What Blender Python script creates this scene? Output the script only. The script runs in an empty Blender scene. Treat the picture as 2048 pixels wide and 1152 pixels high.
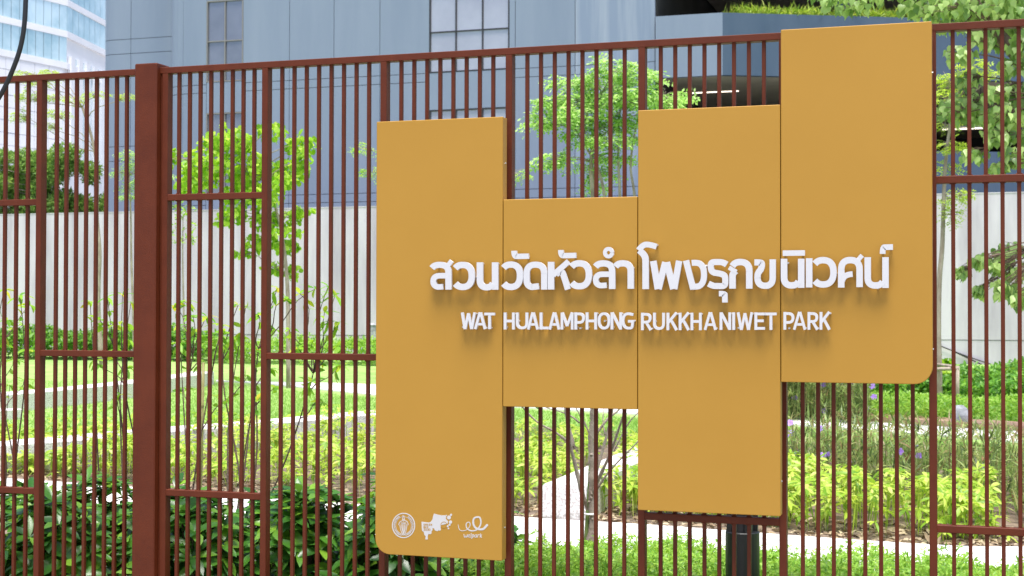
import bpy, math, random
import numpy as np
from mathutils import Vector

random.seed(7)
rng = np.random.default_rng(11)
scene = bpy.context.scene
col = scene.collection
R = math.radians

# ------------------------------------------------------------------ camera
F_PX, YAW, PITCH, ROLL = 2909.25, 0.312110, 0.016169, 0.0020317
CAM = np.array([3.20153, -6.10347, 1.6])
_c, _s = math.cos, math.sin
FW = np.array([-_s(YAW) * _c(PITCH), _c(YAW) * _c(PITCH), _s(PITCH)])
_r = np.array([_c(YAW), _s(YAW), 0.0])
_u = np.cross(_r, FW)
RT = _r * _c(ROLL) + _u * _s(ROLL)
UP = -_r * _s(ROLL) + _u * _c(ROLL)

cam_d = bpy.data.cameras.new('camera')
cam = bpy.data.objects.new('camera', cam_d)
col.objects.link(cam)
cam_d.sensor_width = 36.0
cam_d.lens = F_PX / 2048 * 36.0
cam_d.clip_start = 0.05
cam_d.clip_end = 3000
cam_d.dof.use_dof = True
cam_d.dof.focus_distance = 6.3
cam_d.dof.aperture_fstop = 9.0
from mathutils import Matrix
m = Matrix.Identity(4)
for i in range(3):
    m[i][0], m[i][1], m[i][2], m[i][3] = RT[i], UP[i], -FW[i], CAM[i]
cam.matrix_world = m
scene.camera = cam
scene.render.resolution_x, scene.render.resolution_y = 1024, 576

# ------------------------------------------------------------------ sky, sun, exposure
SUN_EL, SUN_AZ = R(75), R(160)       # azimuth from +Y clockwise seen from above: high, a little in front of the fence
world = bpy.data.worlds.new('World')
scene.world = world
world.use_nodes = True
nt = world.node_tree
nt.nodes.clear()
sky = nt.nodes.new('ShaderNodeTexSky')
sky.sky_type = 'NISHITA'
sky.sun_disc = False
sky.sun_elevation = SUN_EL
sky.sun_rotation = SUN_AZ
sky.air_density = 1.0
sky.dust_density = 2.5
sky.ozone_density = 1.0
bg = nt.nodes.new('ShaderNodeBackground')
bg.inputs['Strength'].default_value = 0.12
wo = nt.nodes.new('ShaderNodeOutputWorld')
nt.links.new(sky.outputs[0], bg.inputs[0])
nt.links.new(bg.outputs[0], wo.inputs[0])

sun_d = bpy.data.lights.new('sun', 'SUN')
sun_d.energy = 3.8
sun_d.angle = R(30)
sun_d.color = (1.0, 0.97, 0.94)
sun = bpy.data.objects.new('sun', sun_d)
col.objects.link(sun)
sd = Vector((_s(SUN_AZ) * _c(SUN_EL), _c(SUN_AZ) * _c(SUN_EL), _s(SUN_EL)))
sun.rotation_euler = (-sd).to_track_quat('-Z', 'Y').to_euler()
sun.location = (0, -5, 20)

scene.view_settings.view_transform = 'Standard'
scene.view_settings.look = 'None'
scene.view_settings.gamma = 1.0
scene.view_settings.exposure = 0.95
scene.render.engine = 'CYCLES'

# ------------------------------------------------------------------ pixel -> world
def ray(x, y):
    return FW * F_PX + RT * (x - 1024) - UP * (y - 576)
def at(x, y, Y):                       # point on the vertical plane Y
    d = ray(x, y)
    return CAM + d * ((Y - CAM[1]) / d[1])
def atz(x, y, z):                      # point on the horizontal plane z
    d = ray(x, y)
    return CAM + d * ((z - CAM[2]) / d[2])
def gz(x, Y):
    t = np.clip((np.asarray(Y, float) - 20) / 9, 0, 1)
    return 0.3 * t * t * (3 - 2 * t)
def ground(x, y):
    z = 0.0
    for _ in range(6):
        p = atz(x, y, z)
        z = float(gz(p[0], p[1]))
    return p
def ppm(Y):
    return F_PX / ((Y - CAM[1]) / _c(YAW) * 0.97)

# ------------------------------------------------------------------ materials
def new_mat(name):
    m = bpy.data.materials.new(name)
    m.use_nodes = True
    n = m.node_tree
    n.nodes.clear()
    o = n.nodes.new('ShaderNodeOutputMaterial')
    return m, n, o
def surf(name, c1, c2=None, scale=4.0, rough=0.6, bump=0.0, bscale=60.0, metal=0.0, spec=0.5, streak=False, stretch=None, rvar=0.0, lo=0.35, hi=0.65):
    m, n, o = new_mat(name)
    b = n.nodes.new('ShaderNodeBsdfPrincipled')
    n.links.new(b.outputs[0], o.inputs[0])
    b.inputs['Roughness'].default_value = rough
    b.inputs['Metallic'].default_value = metal
    b.inputs['Specular IOR Level'].default_value = spec
    tc = n.nodes.new('ShaderNodeTexCoord')
    mp = n.nodes.new('ShaderNodeMapping')
    n.links.new(tc.outputs['Object'], mp.inputs[0])
    if stretch:
        mp.inputs['Scale'].default_value = stretch
    tx = n.nodes.new('ShaderNodeTexNoise')
    tx.inputs['Scale'].default_value = scale
    tx.inputs['Detail'].default_value = 8
    tx.inputs['Roughness'].default_value = 0.6
    n.links.new(mp.outputs[0], tx.inputs[0])
    rp = n.nodes.new('ShaderNodeValToRGB')
    rp.color_ramp.elements[0].position = lo
    rp.color_ramp.elements[1].position = hi
    rp.color_ramp.elements[0].color = (*c1, 1)
    rp.color_ramp.elements[1].color = (*(c2 or c1), 1)
    n.links.new(tx.outputs[0], rp.inputs[0])
    n.links.new(rp.outputs[0], b.inputs['Base Color'])
    if rvar:
        mr = n.nodes.new('ShaderNodeMapRange')
        mr.inputs['To Min'].default_value = rough - rvar
        mr.inputs['To Max'].default_value = rough + rvar
        n.links.new(tx.outputs[0], mr.inputs[0])
        n.links.new(mr.outputs[0], b.inputs['Roughness'])
    if bump:
        t2 = n.nodes.new('ShaderNodeTexNoise')
        t2.inputs['Scale'].default_value = bscale
        t2.inputs['Detail'].default_value = 6
        n.links.new(tc.outputs['Object'], t2.inputs[0])
        bp = n.nodes.new('ShaderNodeBump')
        bp.inputs['Strength'].default_value = bump
        bp.inputs['Distance'].default_value = 0.01
        n.links.new(t2.outputs[0], bp.inputs['Height'])
        n.links.new(bp.outputs[0], b.inputs['Normal'])
    return m
def speckle(name, base, dark, scale=180, rough=0.7):
    m, n, o = new_mat(name)
    b = n.nodes.new('ShaderNodeBsdfPrincipled')
    n.links.new(b.outputs[0], o.inputs[0])
    b.inputs['Roughness'].default_value = rough
    tc = n.nodes.new('ShaderNodeTexCoord')
    v = n.nodes.new('ShaderNodeTexNoise')
    v.inputs['Scale'].default_value = scale
    v.inputs['Detail'].default_value = 2
    n.links.new(tc.outputs['Object'], v.inputs[0])
    rp = n.nodes.new('ShaderNodeValToRGB')
    rp.color_ramp.elements[0].position = 0.38
    rp.color_ramp.elements[1].position = 0.56
    rp.color_ramp.elements[0].color = (*dark, 1)
    rp.color_ramp.elements[1].color = (*base, 1)
    n.links.new(v.outputs[0], rp.inputs[0])
    n.links.new(rp.outputs[0], b.inputs['Base Color'])
    return m
def leaf_mat(name, cols, trans=0.35, rough=0.45, spec=0.4):
    m, n, o = new_mat(name)
    g = n.nodes.new('ShaderNodeNewGeometry')
    rp = n.nodes.new('ShaderNodeValToRGB')
    el = rp.color_ramp.elements
    k = len(cols)
    el[0].position = 0.0
    el[1].position = 1.0
    for _ in range(k - 2):
        el.new(0.5)
    for i, c in enumerate(cols):
        el[i].position = i / (k - 1)
        el[i].color = (*c, 1)
    n.links.new(g.outputs['Random Per Island'], rp.inputs[0])
    b = n.nodes.new('ShaderNodeBsdfPrincipled')
    b.inputs['Roughness'].default_value = rough
    b.inputs['Specular IOR Level'].default_value = spec
    n.links.new(rp.outputs[0], b.inputs['Base Color'])
    t = n.nodes.new('ShaderNodeBsdfTranslucent')
    hs = n.nodes.new('ShaderNodeHueSaturation')
    hs.inputs['Value'].default_value = 1.5
    hs.inputs['Hue'].default_value = 0.485
    n.links.new(rp.outputs[0], hs.inputs['Color'])
    n.links.new(hs.outputs[0], t.inputs[0])
    mx = n.nodes.new('ShaderNodeMixShader')
    mx.inputs[0].default_value = trans
    n.links.new(b.outputs[0], mx.inputs[1])
    n.links.new(t.outputs[0], mx.inputs[2])
    n.links.new(mx.outputs[0], o.inputs[0])
    return m
def emis(name, c, s):
    m, n, o = new_mat(name)
    e = n.nodes.new('ShaderNodeEmission')
    e.inputs[0].default_value = (*c, 1)
    e.inputs[1].default_value = s
    n.links.new(e.outputs[0], o.inputs[0])
    return m

M = {}
M['paint'] = surf('brown_paint', (0.092, 0.0158, 0.0030), (0.116, 0.0215, 0.0048), 7, 0.52, 0.25, 330, rvar=0.06, spec=0.28)
M['gold'] = surf('ochre_powder_coat', (0.402, 0.209, 0.026), (0.420, 0.221, 0.029), 1.3, 0.46, 0.05, 900, spec=0.35)
M['white'] = surf('white_letter_acrylic', (0.585, 0.58, 0.59), None, 5, 0.45)
M['print'] = surf('white_print', (0.54, 0.525, 0.51), None, 5, 0.6)
M['steel'] = surf('steel', (0.6, 0.6, 0.6), None, 5, 0.3, metal=1)
M['rubber'] = surf('black_rubber', (0.012, 0.013, 0.014), None, 5, 0.45)
M['concrete_wall'] = surf('concrete_wall', (0.36, 0.315, 0.385), (0.58, 0.525, 0.605), 1.5, 0.85, 0.15, 30, stretch=(1, 1, 0.16), lo=0.28, hi=0.62)
M['path'] = surf('path_concrete', (0.62, 0.60, 0.57), (0.74, 0.72, 0.69), 3, 0.85, 0.2, 80)
M['granite'] = speckle('granite', (0.74, 0.71, 0.70), (0.44, 0.40, 0.39), 60)
M['soil'] = surf('soil', (0.07, 0.05, 0.035), (0.22, 0.16, 0.115), 9, 0.95, 0.8, 30)
M['lawn'] = surf('lawn', (0.19, 0.33, 0.07), (0.30, 0.45, 0.12), 2.5, 0.9, 0.7, 50)
M['brick_edge'] = surf('terracotta_edging', (0.36, 0.20, 0.13), (0.48, 0.31, 0.22), 6, 0.8, 0.2, 60)
M['clad'] = surf('blue_cladding', (0.185, 0.230, 0.310), (0.225, 0.270, 0.350), 0.8, 0.36, 0.05, 5, stretch=(1, 1, 0.12))
M['clad_dark'] = surf('blue_cladding_joint', (0.11, 0.14, 0.20), (0.13, 0.16, 0.22), 1, 0.6)
M['clad_stain'] = surf('stained_blue_cladding', (0.195, 0.245, 0.340), (0.34, 0.38, 0.45), 2.2, 0.5, 0.05, 5, stretch=(1, 1, 0.05), lo=0.45, hi=0.75)
M['navy'] = surf('navy_parapet', (0.045, 0.080, 0.130), (0.062, 0.098, 0.150), 1.2, 0.5, stretch=(1, 1, 0.2))
M['frame'] = surf('window_frame', (0.22, 0.21, 0.20), None, 4, 0.4)
M['frame_dark'] = surf('dark_mullion', (0.03, 0.03, 0.035), None, 4, 0.4)
M['glass'] = surf('window_glass', (0.20, 0.21, 0.26), (0.27, 0.28, 0.34), 0.6, 0.04, metal=0.55)
M['glass_pale'] = surf('curtain_wall_glass', (0.36, 0.36, 0.42), (0.46, 0.46, 0.52), 0.5, 0.05, metal=0.4)
M['tower_glass'] = surf('tower_glass', (0.42, 0.60, 0.66), (0.72, 0.86, 0.90), 0.12, 0.05, metal=0.45, lo=0.42, hi=0.58)
M['tower_white'] = surf('tower_white', (0.78, 0.79, 0.83), (0.84, 0.84, 0.87), 0.4, 0.6)
M['slab'] = surf('car_park_concrete', (0.40, 0.36, 0.30), (0.50, 0.45, 0.38), 0.8, 0.9)
M['shade_wall'] = surf('car_park_painted_shade', (0.03, 0.03, 0.03), (0.05, 0.05, 0.05), 0.8, 0.9)  # near-black colour puts the shade of the deck interior into the walls
M['tube'] = emis('fluorescent_tube', (1.0, 0.88, 0.72), 1.6)
M['bark'] = surf('grey_bark', (0.23, 0.18, 0.14), (0.40, 0.34, 0.28), 12, 0.9, 0.6, 60, stretch=(1, 1, 0.3))
M['bark_dark'] = surf('brown_bark', (0.09, 0.06, 0.045), (0.19, 0.13, 0.09), 14, 0.9, 0.6, 60, stretch=(1, 1, 0.3))
M['green_stem'] = surf('green_stem', (0.10, 0.16, 0.04), (0.18, 0.24, 0.07), 14, 0.6)
M['bamboo'] = surf('bamboo', (0.34, 0.32, 0.10), (0.45, 0.40, 0.16), 10, 0.5)
M['bollard'] = surf('bollard_paint', (0.018, 0.020, 0.020), None, 5, 0.42)
M['plastic'] = surf('clear_plastic', (0.55, 0.57, 0.60), (0.75, 0.76, 0.78), 12, 0.25)
M['rock'] = surf('rock', (0.25, 0.25, 0.26), (0.50, 0.50, 0.52), 9, 0.8, 0.6, 20)
M['tie'] = surf('white_tie', (0.75, 0.75, 0.75), None, 5, 0.4)
M['asphalt'] = surf('pavement', (0.22, 0.21, 0.20), (0.30, 0.29, 0.28), 2, 0.9, 0.2, 80)

M['lf_gard'] = leaf_mat('glossy_dark_leaves', [(0.022, 0.085, 0.014), (0.038, 0.14, 0.018), (0.06, 0.19, 0.022), (0.09, 0.26, 0.028), (0.24, 0.45, 0.04)], 0.28, 0.28, 0.55)
M['lf_low'] = leaf_mat('fine_green_leaves', [(0.12, 0.29, 0.02), (0.22, 0.42, 0.04), (0.36, 0.55, 0.09)], 0.4)
M['lf_sche'] = leaf_mat('yellow_green_leaves', [(0.13, 0.29, 0.02), (0.27, 0.43, 0.03), (0.40, 0.53, 0.06), (0.54, 0.60, 0.16)], 0.4)
M['lf_lime'] = leaf_mat('lime_leaves', [(0.12, 0.30, 0.015), (0.22, 0.44, 0.02), (0.34, 0.55, 0.04), (0.50, 0.66, 0.12)], 0.5)
M['lf_feather'] = leaf_mat('feathery_leaves', [(0.10, 0.27, 0.03), (0.25, 0.47, 0.09), (0.40, 0.61, 0.19), (0.54, 0.70, 0.30)], 0.42)
M['lf_feather_y'] = leaf_mat('yellow_feathery_leaves', [(0.24, 0.38, 0.03), (0.36, 0.50, 0.05), (0.48, 0.58, 0.10)], 0.45)
M['lf_bodhi'] = leaf_mat('heart_leaves', [(0.10, 0.20, 0.04), (0.22, 0.36, 0.09), (0.35, 0.49, 0.16), (0.46, 0.60, 0.20)], 0.38, 0.35, 0.6)
M['lf_dark'] = leaf_mat('dark_dense_leaves', [(0.09, 0.21, 0.035), (0.18, 0.33, 0.06), (0.30, 0.45, 0.11)], 0.45)
M['lf_hedge'] = leaf_mat('hedge_leaves', [(0.05, 0.17, 0.018), (0.12, 0.31, 0.03), (0.22, 0.44, 0.045)], 0.35)
M['lf_leggy'] = leaf_mat('thin_shrub_leaves', [(0.10, 0.30, 0.016), (0.18, 0.42, 0.025), (0.26, 0.50, 0.03), (0.50, 0.46, 0.03)], 0.45)
M['lf_ruel'] = leaf_mat('narrow_olive_leaves', [(0.06, 0.09, 0.03), (0.13, 0.21, 0.05), (0.24, 0.34, 0.09), (0.34, 0.42, 0.14), (0.24, 0.15, 0.07)], 0.35)
M['lf_litter'] = leaf_mat('dead_leaves', [(0.12, 0.08, 0.045), (0.36, 0.27, 0.16), (0.50, 0.41, 0.27), (0.22, 0.15, 0.09)], 0.1, 0.8)
M['lf_grass'] = leaf_mat('grass_blades', [(0.17, 0.34, 0.05), (0.26, 0.44, 0.09), (0.36, 0.52, 0.14)], 0.4)
M['petal'] = leaf_mat('purple_petals', [(0.36, 0.18, 0.70), (0.52, 0.30, 0.84)], 0.4)

# ------------------------------------------------------------------ object helpers
ORI = {}
def tag(o, label=None, cat=None, group=None, kind=None):
    if label: o['label'] = label
    if cat: o['category'] = cat
    if group: o['group'] = group
    if kind: o['kind'] = kind
    return o
def thing(name, label, cat, loc, group=None):
    o = bpy.data.objects.new(name, None)
    o.empty_display_size = 0.1
    col.objects.link(o)
    o.location = loc
    ORI[o] = np.array(loc, float)
    return tag(o, label, cat, group)
def link(name, me, parent=None, loc=None):
    o = bpy.data.objects.new(name, me)
    col.objects.link(o)
    if parent is not None:
        o.parent = parent
        ORI[o] = ORI.get(parent, np.zeros(3))
    if loc is not None:
        o.location = loc
    return o
class MB:
    def __init__(s):
        s.v, s.f = [], []
    def poly(s, pts):
        b = len(s.v)
        s.v += [tuple(map(float, p)) for p in pts]
        s.f.append(tuple(range(b, b + len(pts))))
    def box(s, x0, x1, y0, y1, z0, z1):
        b = len(s.v)
        s.v += [(x, y, z) for z in (z0, z1) for x, y in ((x0, y0), (x1, y0), (x1, y1), (x0, y1))]
        s.f += [tuple(b + i for i in q) for q in ((3, 2, 1, 0), (4, 5, 6, 7), (0, 1, 5, 4), (1, 2, 6, 5), (2, 3, 7, 6), (3, 0, 4, 7))]
        return s
    def loft(s, rings, cap=True):
        b = len(s.v)
        n = len(rings[0])
        for r in rings:
            s.v += [tuple(map(float, p)) for p in r]
        for k in range(len(rings) - 1):
            for i in range(n):
                j = (i + 1) % n
                s.f.append((b + k * n + i, b + k * n + j, b + (k + 1) * n + j, b + (k + 1) * n + i))
        if cap:
            s.f.append(tuple(b + i for i in reversed(range(n))))
            s.f.append(tuple(b + (len(rings) - 1) * n + i for i in range(n)))
        return s
    def prism_z(s, poly, z0, z1):
        return s.loft([[(x, y, z0) for x, y in poly], [(x, y, z1) for x, y in poly]])
    def tube(s, pts, rad, n=7, cap=True):
        pts = [np.array(p, float) for p in pts]
        if not hasattr(rad, '__len__'):
            rad = [rad] * len(pts)
        rings = []
        a = None
        for i, p in enumerate(pts):
            d = pts[min(i + 1, len(pts) - 1)] - pts[max(i - 1, 0)]
            d = d / (np.linalg.norm(d) + 1e-9)
            if a is None:
                a = np.cross(d, (0, 0, 1.0) if abs(d[2]) < .9 else (1.0, 0, 0))
            a = a - d * a.dot(d)
            a /= np.linalg.norm(a) + 1e-9
            bb = np.cross(d, a)
            rings.append([p + rad[i] * (a * math.cos(t) + bb * math.sin(t)) for t in np.linspace(0, 2 * math.pi, n, endpoint=False)])
        return s.loft(rings, cap)
    def mesh(s, name, mat, ori=None, smooth=False):
        me = bpy.data.meshes.new(name)
        v = np.array(s.v)
        if ori is not None:
            v = v - ori
        me.from_pydata([tuple(p) for p in v], [], s.f)
        import bmesh as _bm
        b = _bm.new(); b.from_mesh(me)
        _bm.ops.recalc_face_normals(b, faces=b.faces)
        b.to_mesh(me); b.free()
        me.materials.append(mat)
        if smooth:
            for p in me.polygons: p.use_smooth = True
        return me
    def build(s, name, mat, parent=None, smooth=False):
        return link(name, s.mesh(name, mat, ORI.get(parent), smooth), parent)
def ch_rect(w, d, c=0.002):            # chamfered rectangle outline, width along x, depth along y, from the origin
    return [(c, 0), (w - c, 0), (w, c), (w, d - c), (w - c, d), (c, d), (0, d - c), (0, c)]
def smooth_path(ctrl, n=6):            # clamped uniform quadratic B-spline
    c = [np.array(p, float) for p in ctrl]
    if len(c) < 3:
        return c
    out = [c[0]]
    for i in range(1, len(c) - 1):
        a = c[0] if i == 1 else (c[i - 1] + c[i]) / 2
        b = c[-1] if i == len(c) - 2 else (c[i] + c[i + 1]) / 2
        for t in np.linspace(0, 1, n + 1)[1:]:
            out.append((1 - t) ** 2 * a + 2 * t * (1 - t) * c[i] + t * t * b)
    return out

# leaves: N leaves, each a folded, drooping blade of S stations (pure quads)
PROF = {
    'ell': ([0, .25, .55, .82, 1], [.06, .75, 1.0, .62, .04]),
    'lance': ([0, .4, 1], [.15, 1.0, .05]),
    'heart': ([0, .12, .4, .72, 1], [.45, .95, 1.0, .42, .03]),
    'round': ([0, .2, .5, .85, 1], [.3, .9, 1.0, .75, .25]),
    'diam': ([0, .5, 1], [.1, 1.0, .08]),
}
def unit(a):
    return a / (np.linalg.norm(a, axis=-1, keepdims=True) + 1e-9)
def leaves(pos, d, nrm, L, W, prof='ell', curl=0.15, fold=0.15):
    st, wd = PROF[prof]
    N, S = len(pos), len(st)
    L = np.broadcast_to(np.asarray(L, float), (N,))[:, None]
    W = np.broadcast_to(np.asarray(W, float), (N,))[:, None]
    curl = np.broadcast_to(np.asarray(curl, float), (N,))[:, None]
    d = unit(d)
    nrm = unit(nrm - d * (nrm * d).sum(1, keepdims=True))
    sd_ = np.cross(d, nrm)
    V = np.zeros((N, S, 3, 3))
    for i, (t, w) in enumerate(zip(st, wd)):
        c = pos + d * (L * t) - nrm * (curl * L * t * t)
        V[:, i, 1] = c
        e = sd_ * (W * .5 * w)
        lift = nrm * (fold * W * w * .5)
        V[:, i, 0] = c - e + lift
        V[:, i, 2] = c + e + lift
    idx = np.arange(N)[:, None] * (S * 3)
    q = []
    for i in range(S - 1):
        for k in (0, 1):
            a = i * 3 + k
            q.append(np.stack([idx[:, 0] + a, idx[:, 0] + a + 1, idx[:, 0] + a + 4, idx[:, 0] + a + 3], 1))
    return V.reshape(-1, 3), np.concatenate(q)
def leaf_mesh(name, parts, mat, ori=None, smooth=True):
    vs, fs, off = [], [], 0
    for v, f in parts:
        vs.append(v); fs.append(f + off); off += len(v)
    v = np.concatenate(vs); f = np.concatenate(fs)
    if ori is not None:
        v = v - ori
    me = bpy.data.meshes.new(name)
    me.vertices.add(len(v)); me.vertices.foreach_set('co', v.astype(np.float32).ravel())
    me.loops.add(f.size); me.loops.foreach_set('vertex_index', f.astype(np.int32).ravel())
    me.polygons.add(len(f)); me.polygons.foreach_set('loop_start', np.arange(0, f.size, 4, dtype=np.int32))
    if smooth:
        me.polygons.foreach_set('use_smooth', np.ones(len(f), dtype=bool))
    me.update(calc_edges=True)
    me.materials.append(mat)
    return me
def rdir(n, up=0.0):
    v = rng.normal(size=(n, 3))
    v[:, 2] += up
    return unit(v)

# ================================================================== SETTING
# ground sheet with a gentle rise towards the back
xs = np.concatenate([[-900, -200, -90], np.arange(-60, 41, 2.0), [80, 200, 900]])
ys = np.concatenate([[-900, -200, -60, -20, -8], np.arange(-4, 34, 0.75), [36, 40, 60, 120, 300, 900]])
gm = MB()
nx = len(xs)
for Y in ys:
    for X in xs:
        gm.v.append((X, Y, float(gz(X, Y))))
for j in range(len(ys) - 1):
    for i in range(nx - 1):
        a = j * nx + i
        gm.f.append((a, a + 1, a + 1 + nx, a + nx))
tag(gm.build('ground', M['asphalt'], smooth=True), kind='structure')
lm_ = MB()
lxs, lys = np.arange(-36, 19, 2.0), np.arange(-0.2, 32.2, 0.75)
for Y in lys:
    for X in lxs:
        lm_.v.append((X, Y, float(gz(X, Y)) + .004))
for j in range(len(lys) - 1):
    for i in range(len(lxs) - 1):
        a = j * len(lxs) + i
        lm_.f.append((a, a + 1, a + 1 + len(lxs), a + len(lxs)))
tag(lm_.build('lawn', M['lawn'], smooth=True), kind='structure')
pv = MB(); pv.box(-40, 40, -30, -0.35, -0.1, 0.012)
tag(pv.build('pavement', M['asphalt']), kind='structure')

def strip(name, back, front, mat, dz, kind='structure', thick=0.0):
    mb = MB()
    bk = smooth_path(back, 8); fr = smooth_path(front, 8)
    n = 40
    def res(p):
        p = np.array([q[:3] for q in p]); t = np.linspace(0, len(p) - 1, n)
        return np.array([[np.interp(k, range(len(p)), p[:, a]) for a in range(3)] for k in t])
    bk, fr = res(bk), res(fr)
    rings = []
    for b, f in zip(bk, fr):
        rings.append([(b[0], b[1], gz(b[0], b[1]) + dz), (f[0], f[1], gz(f[0], f[1]) + dz),
                      (f[0], f[1], gz(f[0], f[1]) - .05), (b[0], b[1], gz(b[0], b[1]) - .05)])
    mb.loft(rings)
    return tag(mb.build(name, mat), kind=kind)
G = lambda pts: [ground(*p) for p in pts]
# soil beds: near the fence, behind the front path, and the far right bed
strip('planting_bed', [np.array([-9, 4.6, 0]), np.array([0, 3.9, 0]), np.array([9, 2.6, 0])], [np.array([-9, -.3, 0]), np.array([0, -.3, 0]), np.array([9, -.3, 0])], M['soil'], 0.008)
PB = [(-300, 945), (0, 962), (170, 975), (420, 992), (1020, 1043), (1290, 1057), (1560, 1079), (1905, 1103), (2048, 1104), (2300, 1100)]
PFr = [(-300, 995), (0, 1010), (260, 1030), (700, 1080), (1020, 1110), (1290, 1120), (1560, 1146), (1905, 1175), (2048, 1180), (2300, 1180)]
strip('garden_path', G(PB), G(PFr), M['path'], 0.035)
SB = [(-300, 905), (0, 908), (200, 898), (544, 880), (750, 868), (1000, 850), (1260, 868), (1560, 880), (1905, 905), (2100, 930), (2300, 940)]
SF = [(x, y - 0) for x, y in [(-300, 944), (0, 961), (170, 974), (420, 991), (1020, 1042), (1290, 1056), (1560, 1078), (1905, 1102), (2048, 1103), (2200, 1101), (2300, 1099)]]
strip('planting_bed', G(SB), G(SF), M['soil'], 0.020)
# far path, curving from the back left to the right
FB = [(432, 748), (560, 752), (750, 768), (1000, 790), (1300, 812), (1580, 836), (1800, 852), (2048, 868), (2400, 885)]
FF = [(432, 757), (560, 770), (750, 792), (1000, 815), (1300, 832), (1580, 852), (1800, 868), (2048, 888), (2400, 910)]
strip('garden_path', G(FB), G(FF), M['path'], 0.03)
# terracotta edging along the far path
EB = [(x, y - 9) for x, y in FB[5:]]
strip('terracotta_edging', G(EB), G([(x, y - 1) for x, y in FB[5:]]), M['brick_edge'], 0.10)

# granite seat walls
def seat_wall(label, pts, h, w, z0=None):
    """pts: front-top edge plan points; the wall lies behind (away from the camera)"""
    p = np.array([q[:2] for q in smooth_path(pts, 8)])
    d = np.gradient(p, axis=0)
    nrm = np.stack([-d[:, 1], d[:, 0]], 1); nrm /= np.linalg.norm(nrm, axis=1, keepdims=True)
    rings = []
    for (x, y), (a, b) in zip(p, nrm):
        z = float(gz(x, y)); c = 0.012
        rings.append([(x, y, z - .05), (x, y, z + h - c), (x + a * c, y + b * c, z + h), (x + a * (w - c), y + b * (w - c), z + h), (x + a * w, y + b * w, z + h - c), (x + a * w, y + b * w, z - .05)])
    o = MB().loft(rings).build('seat_wall', M['granite'])
    return tag(o, label, 'seat wall')
seat_wall('long low granite seat wall across the lawn in front of the dark hedge, ending at the far path',
          [atz(x, y, .30) for x, y in [(-200, 806), (-40, 792), (100, 781), (262, 765), (350, 754), (428, 744)]], .29, .5)
seat_wall('long curved granite seat wall between the lawn and the yellow-green shrubs',
          [atz(x, y, .30) for x, y in [(-200, 905), (0, 890), (150, 880), (330, 862), (544, 847), (750, 827), (950, 812)]], .30, .5)
b0 = atz(1085, 968, .29); b1 = atz(1290, 884, .29)
dv = unit((b1 - b0)[None])[0]
seat_wall('straight speckled granite seat block with its cut end beside the bare-branched tree',
          [b0 + np.array([dv[1], -dv[0], 0]) * .34, b0 + np.array([dv[1], -dv[0], 0]) * .34 + dv * 2.5, b0 + np.array([dv[1], -dv[0], 0]) * .34 + dv * 5.5], .29, .34)
seat_wall('short end of a low granite block at the foot of the long seat wall',
          [atz(x, y, .2) for x, y in [(-120, 822), (0, 816), (44, 812)]], .16, .4)

# concrete boundary wall, made of tall cast panels with joints
WY = 32.0
wl = thing('boundary_wall', 'tall pale grey concrete boundary wall with rain stains below the blue building', 'wall', (-10, WY, 0))
wz = at(750, 414, WY)[2]
zj = at(1930, 680, WY)[2]
pw = 7.2
for k in range(-5, 3):
    x0 = -2.6 + k * pw
    MB().box(x0 + .008, x0 + pw - .008, WY, WY + .25, zj + .008, wz - 0.0).build('wall_panel', M['concrete_wall'], wl)
    MB().box(x0 + .008, x0 + pw - .008, WY + .01, WY + .25, .05, zj - .008).build('wall_panel', M['concrete_wall'], wl)
MB().box(-38.5, 18.9, WY + .05, WY + .22, .05, wz - .02).build('wall_core', M['concrete_wall'], wl)
MB().box(-38.65, 19.05, WY - .008, WY + .26, wz + .001, wz + .03).build('coping', M['concrete_wall'], wl)

# ------------------------------------------------------------------ blue building
BY = 37.0
bX = lambda x: at(x, 300, BY)[0]
bZ = lambda x, y: at(x, y, BY)[2]
bl = thing('blue_building', 'blue-grey clad building with rounded corners, small windows and a glazed strip', 'building', (bX(700), BY, 0))
Z1, Z2, Z3 = bZ(752, 152), bZ(752, 169), bZ(744, 386)
FH = Z2 - Z3 + (Z1 - Z2)               # storey height
rows = []
z = Z3 - FH
while z < 24:
    rows.append((z, z + FH - (Z1 - Z2), z + FH))   # main panel from z, band up to z+FH
    z += FH
xL, xE = bX(325), bX(1310)
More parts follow.
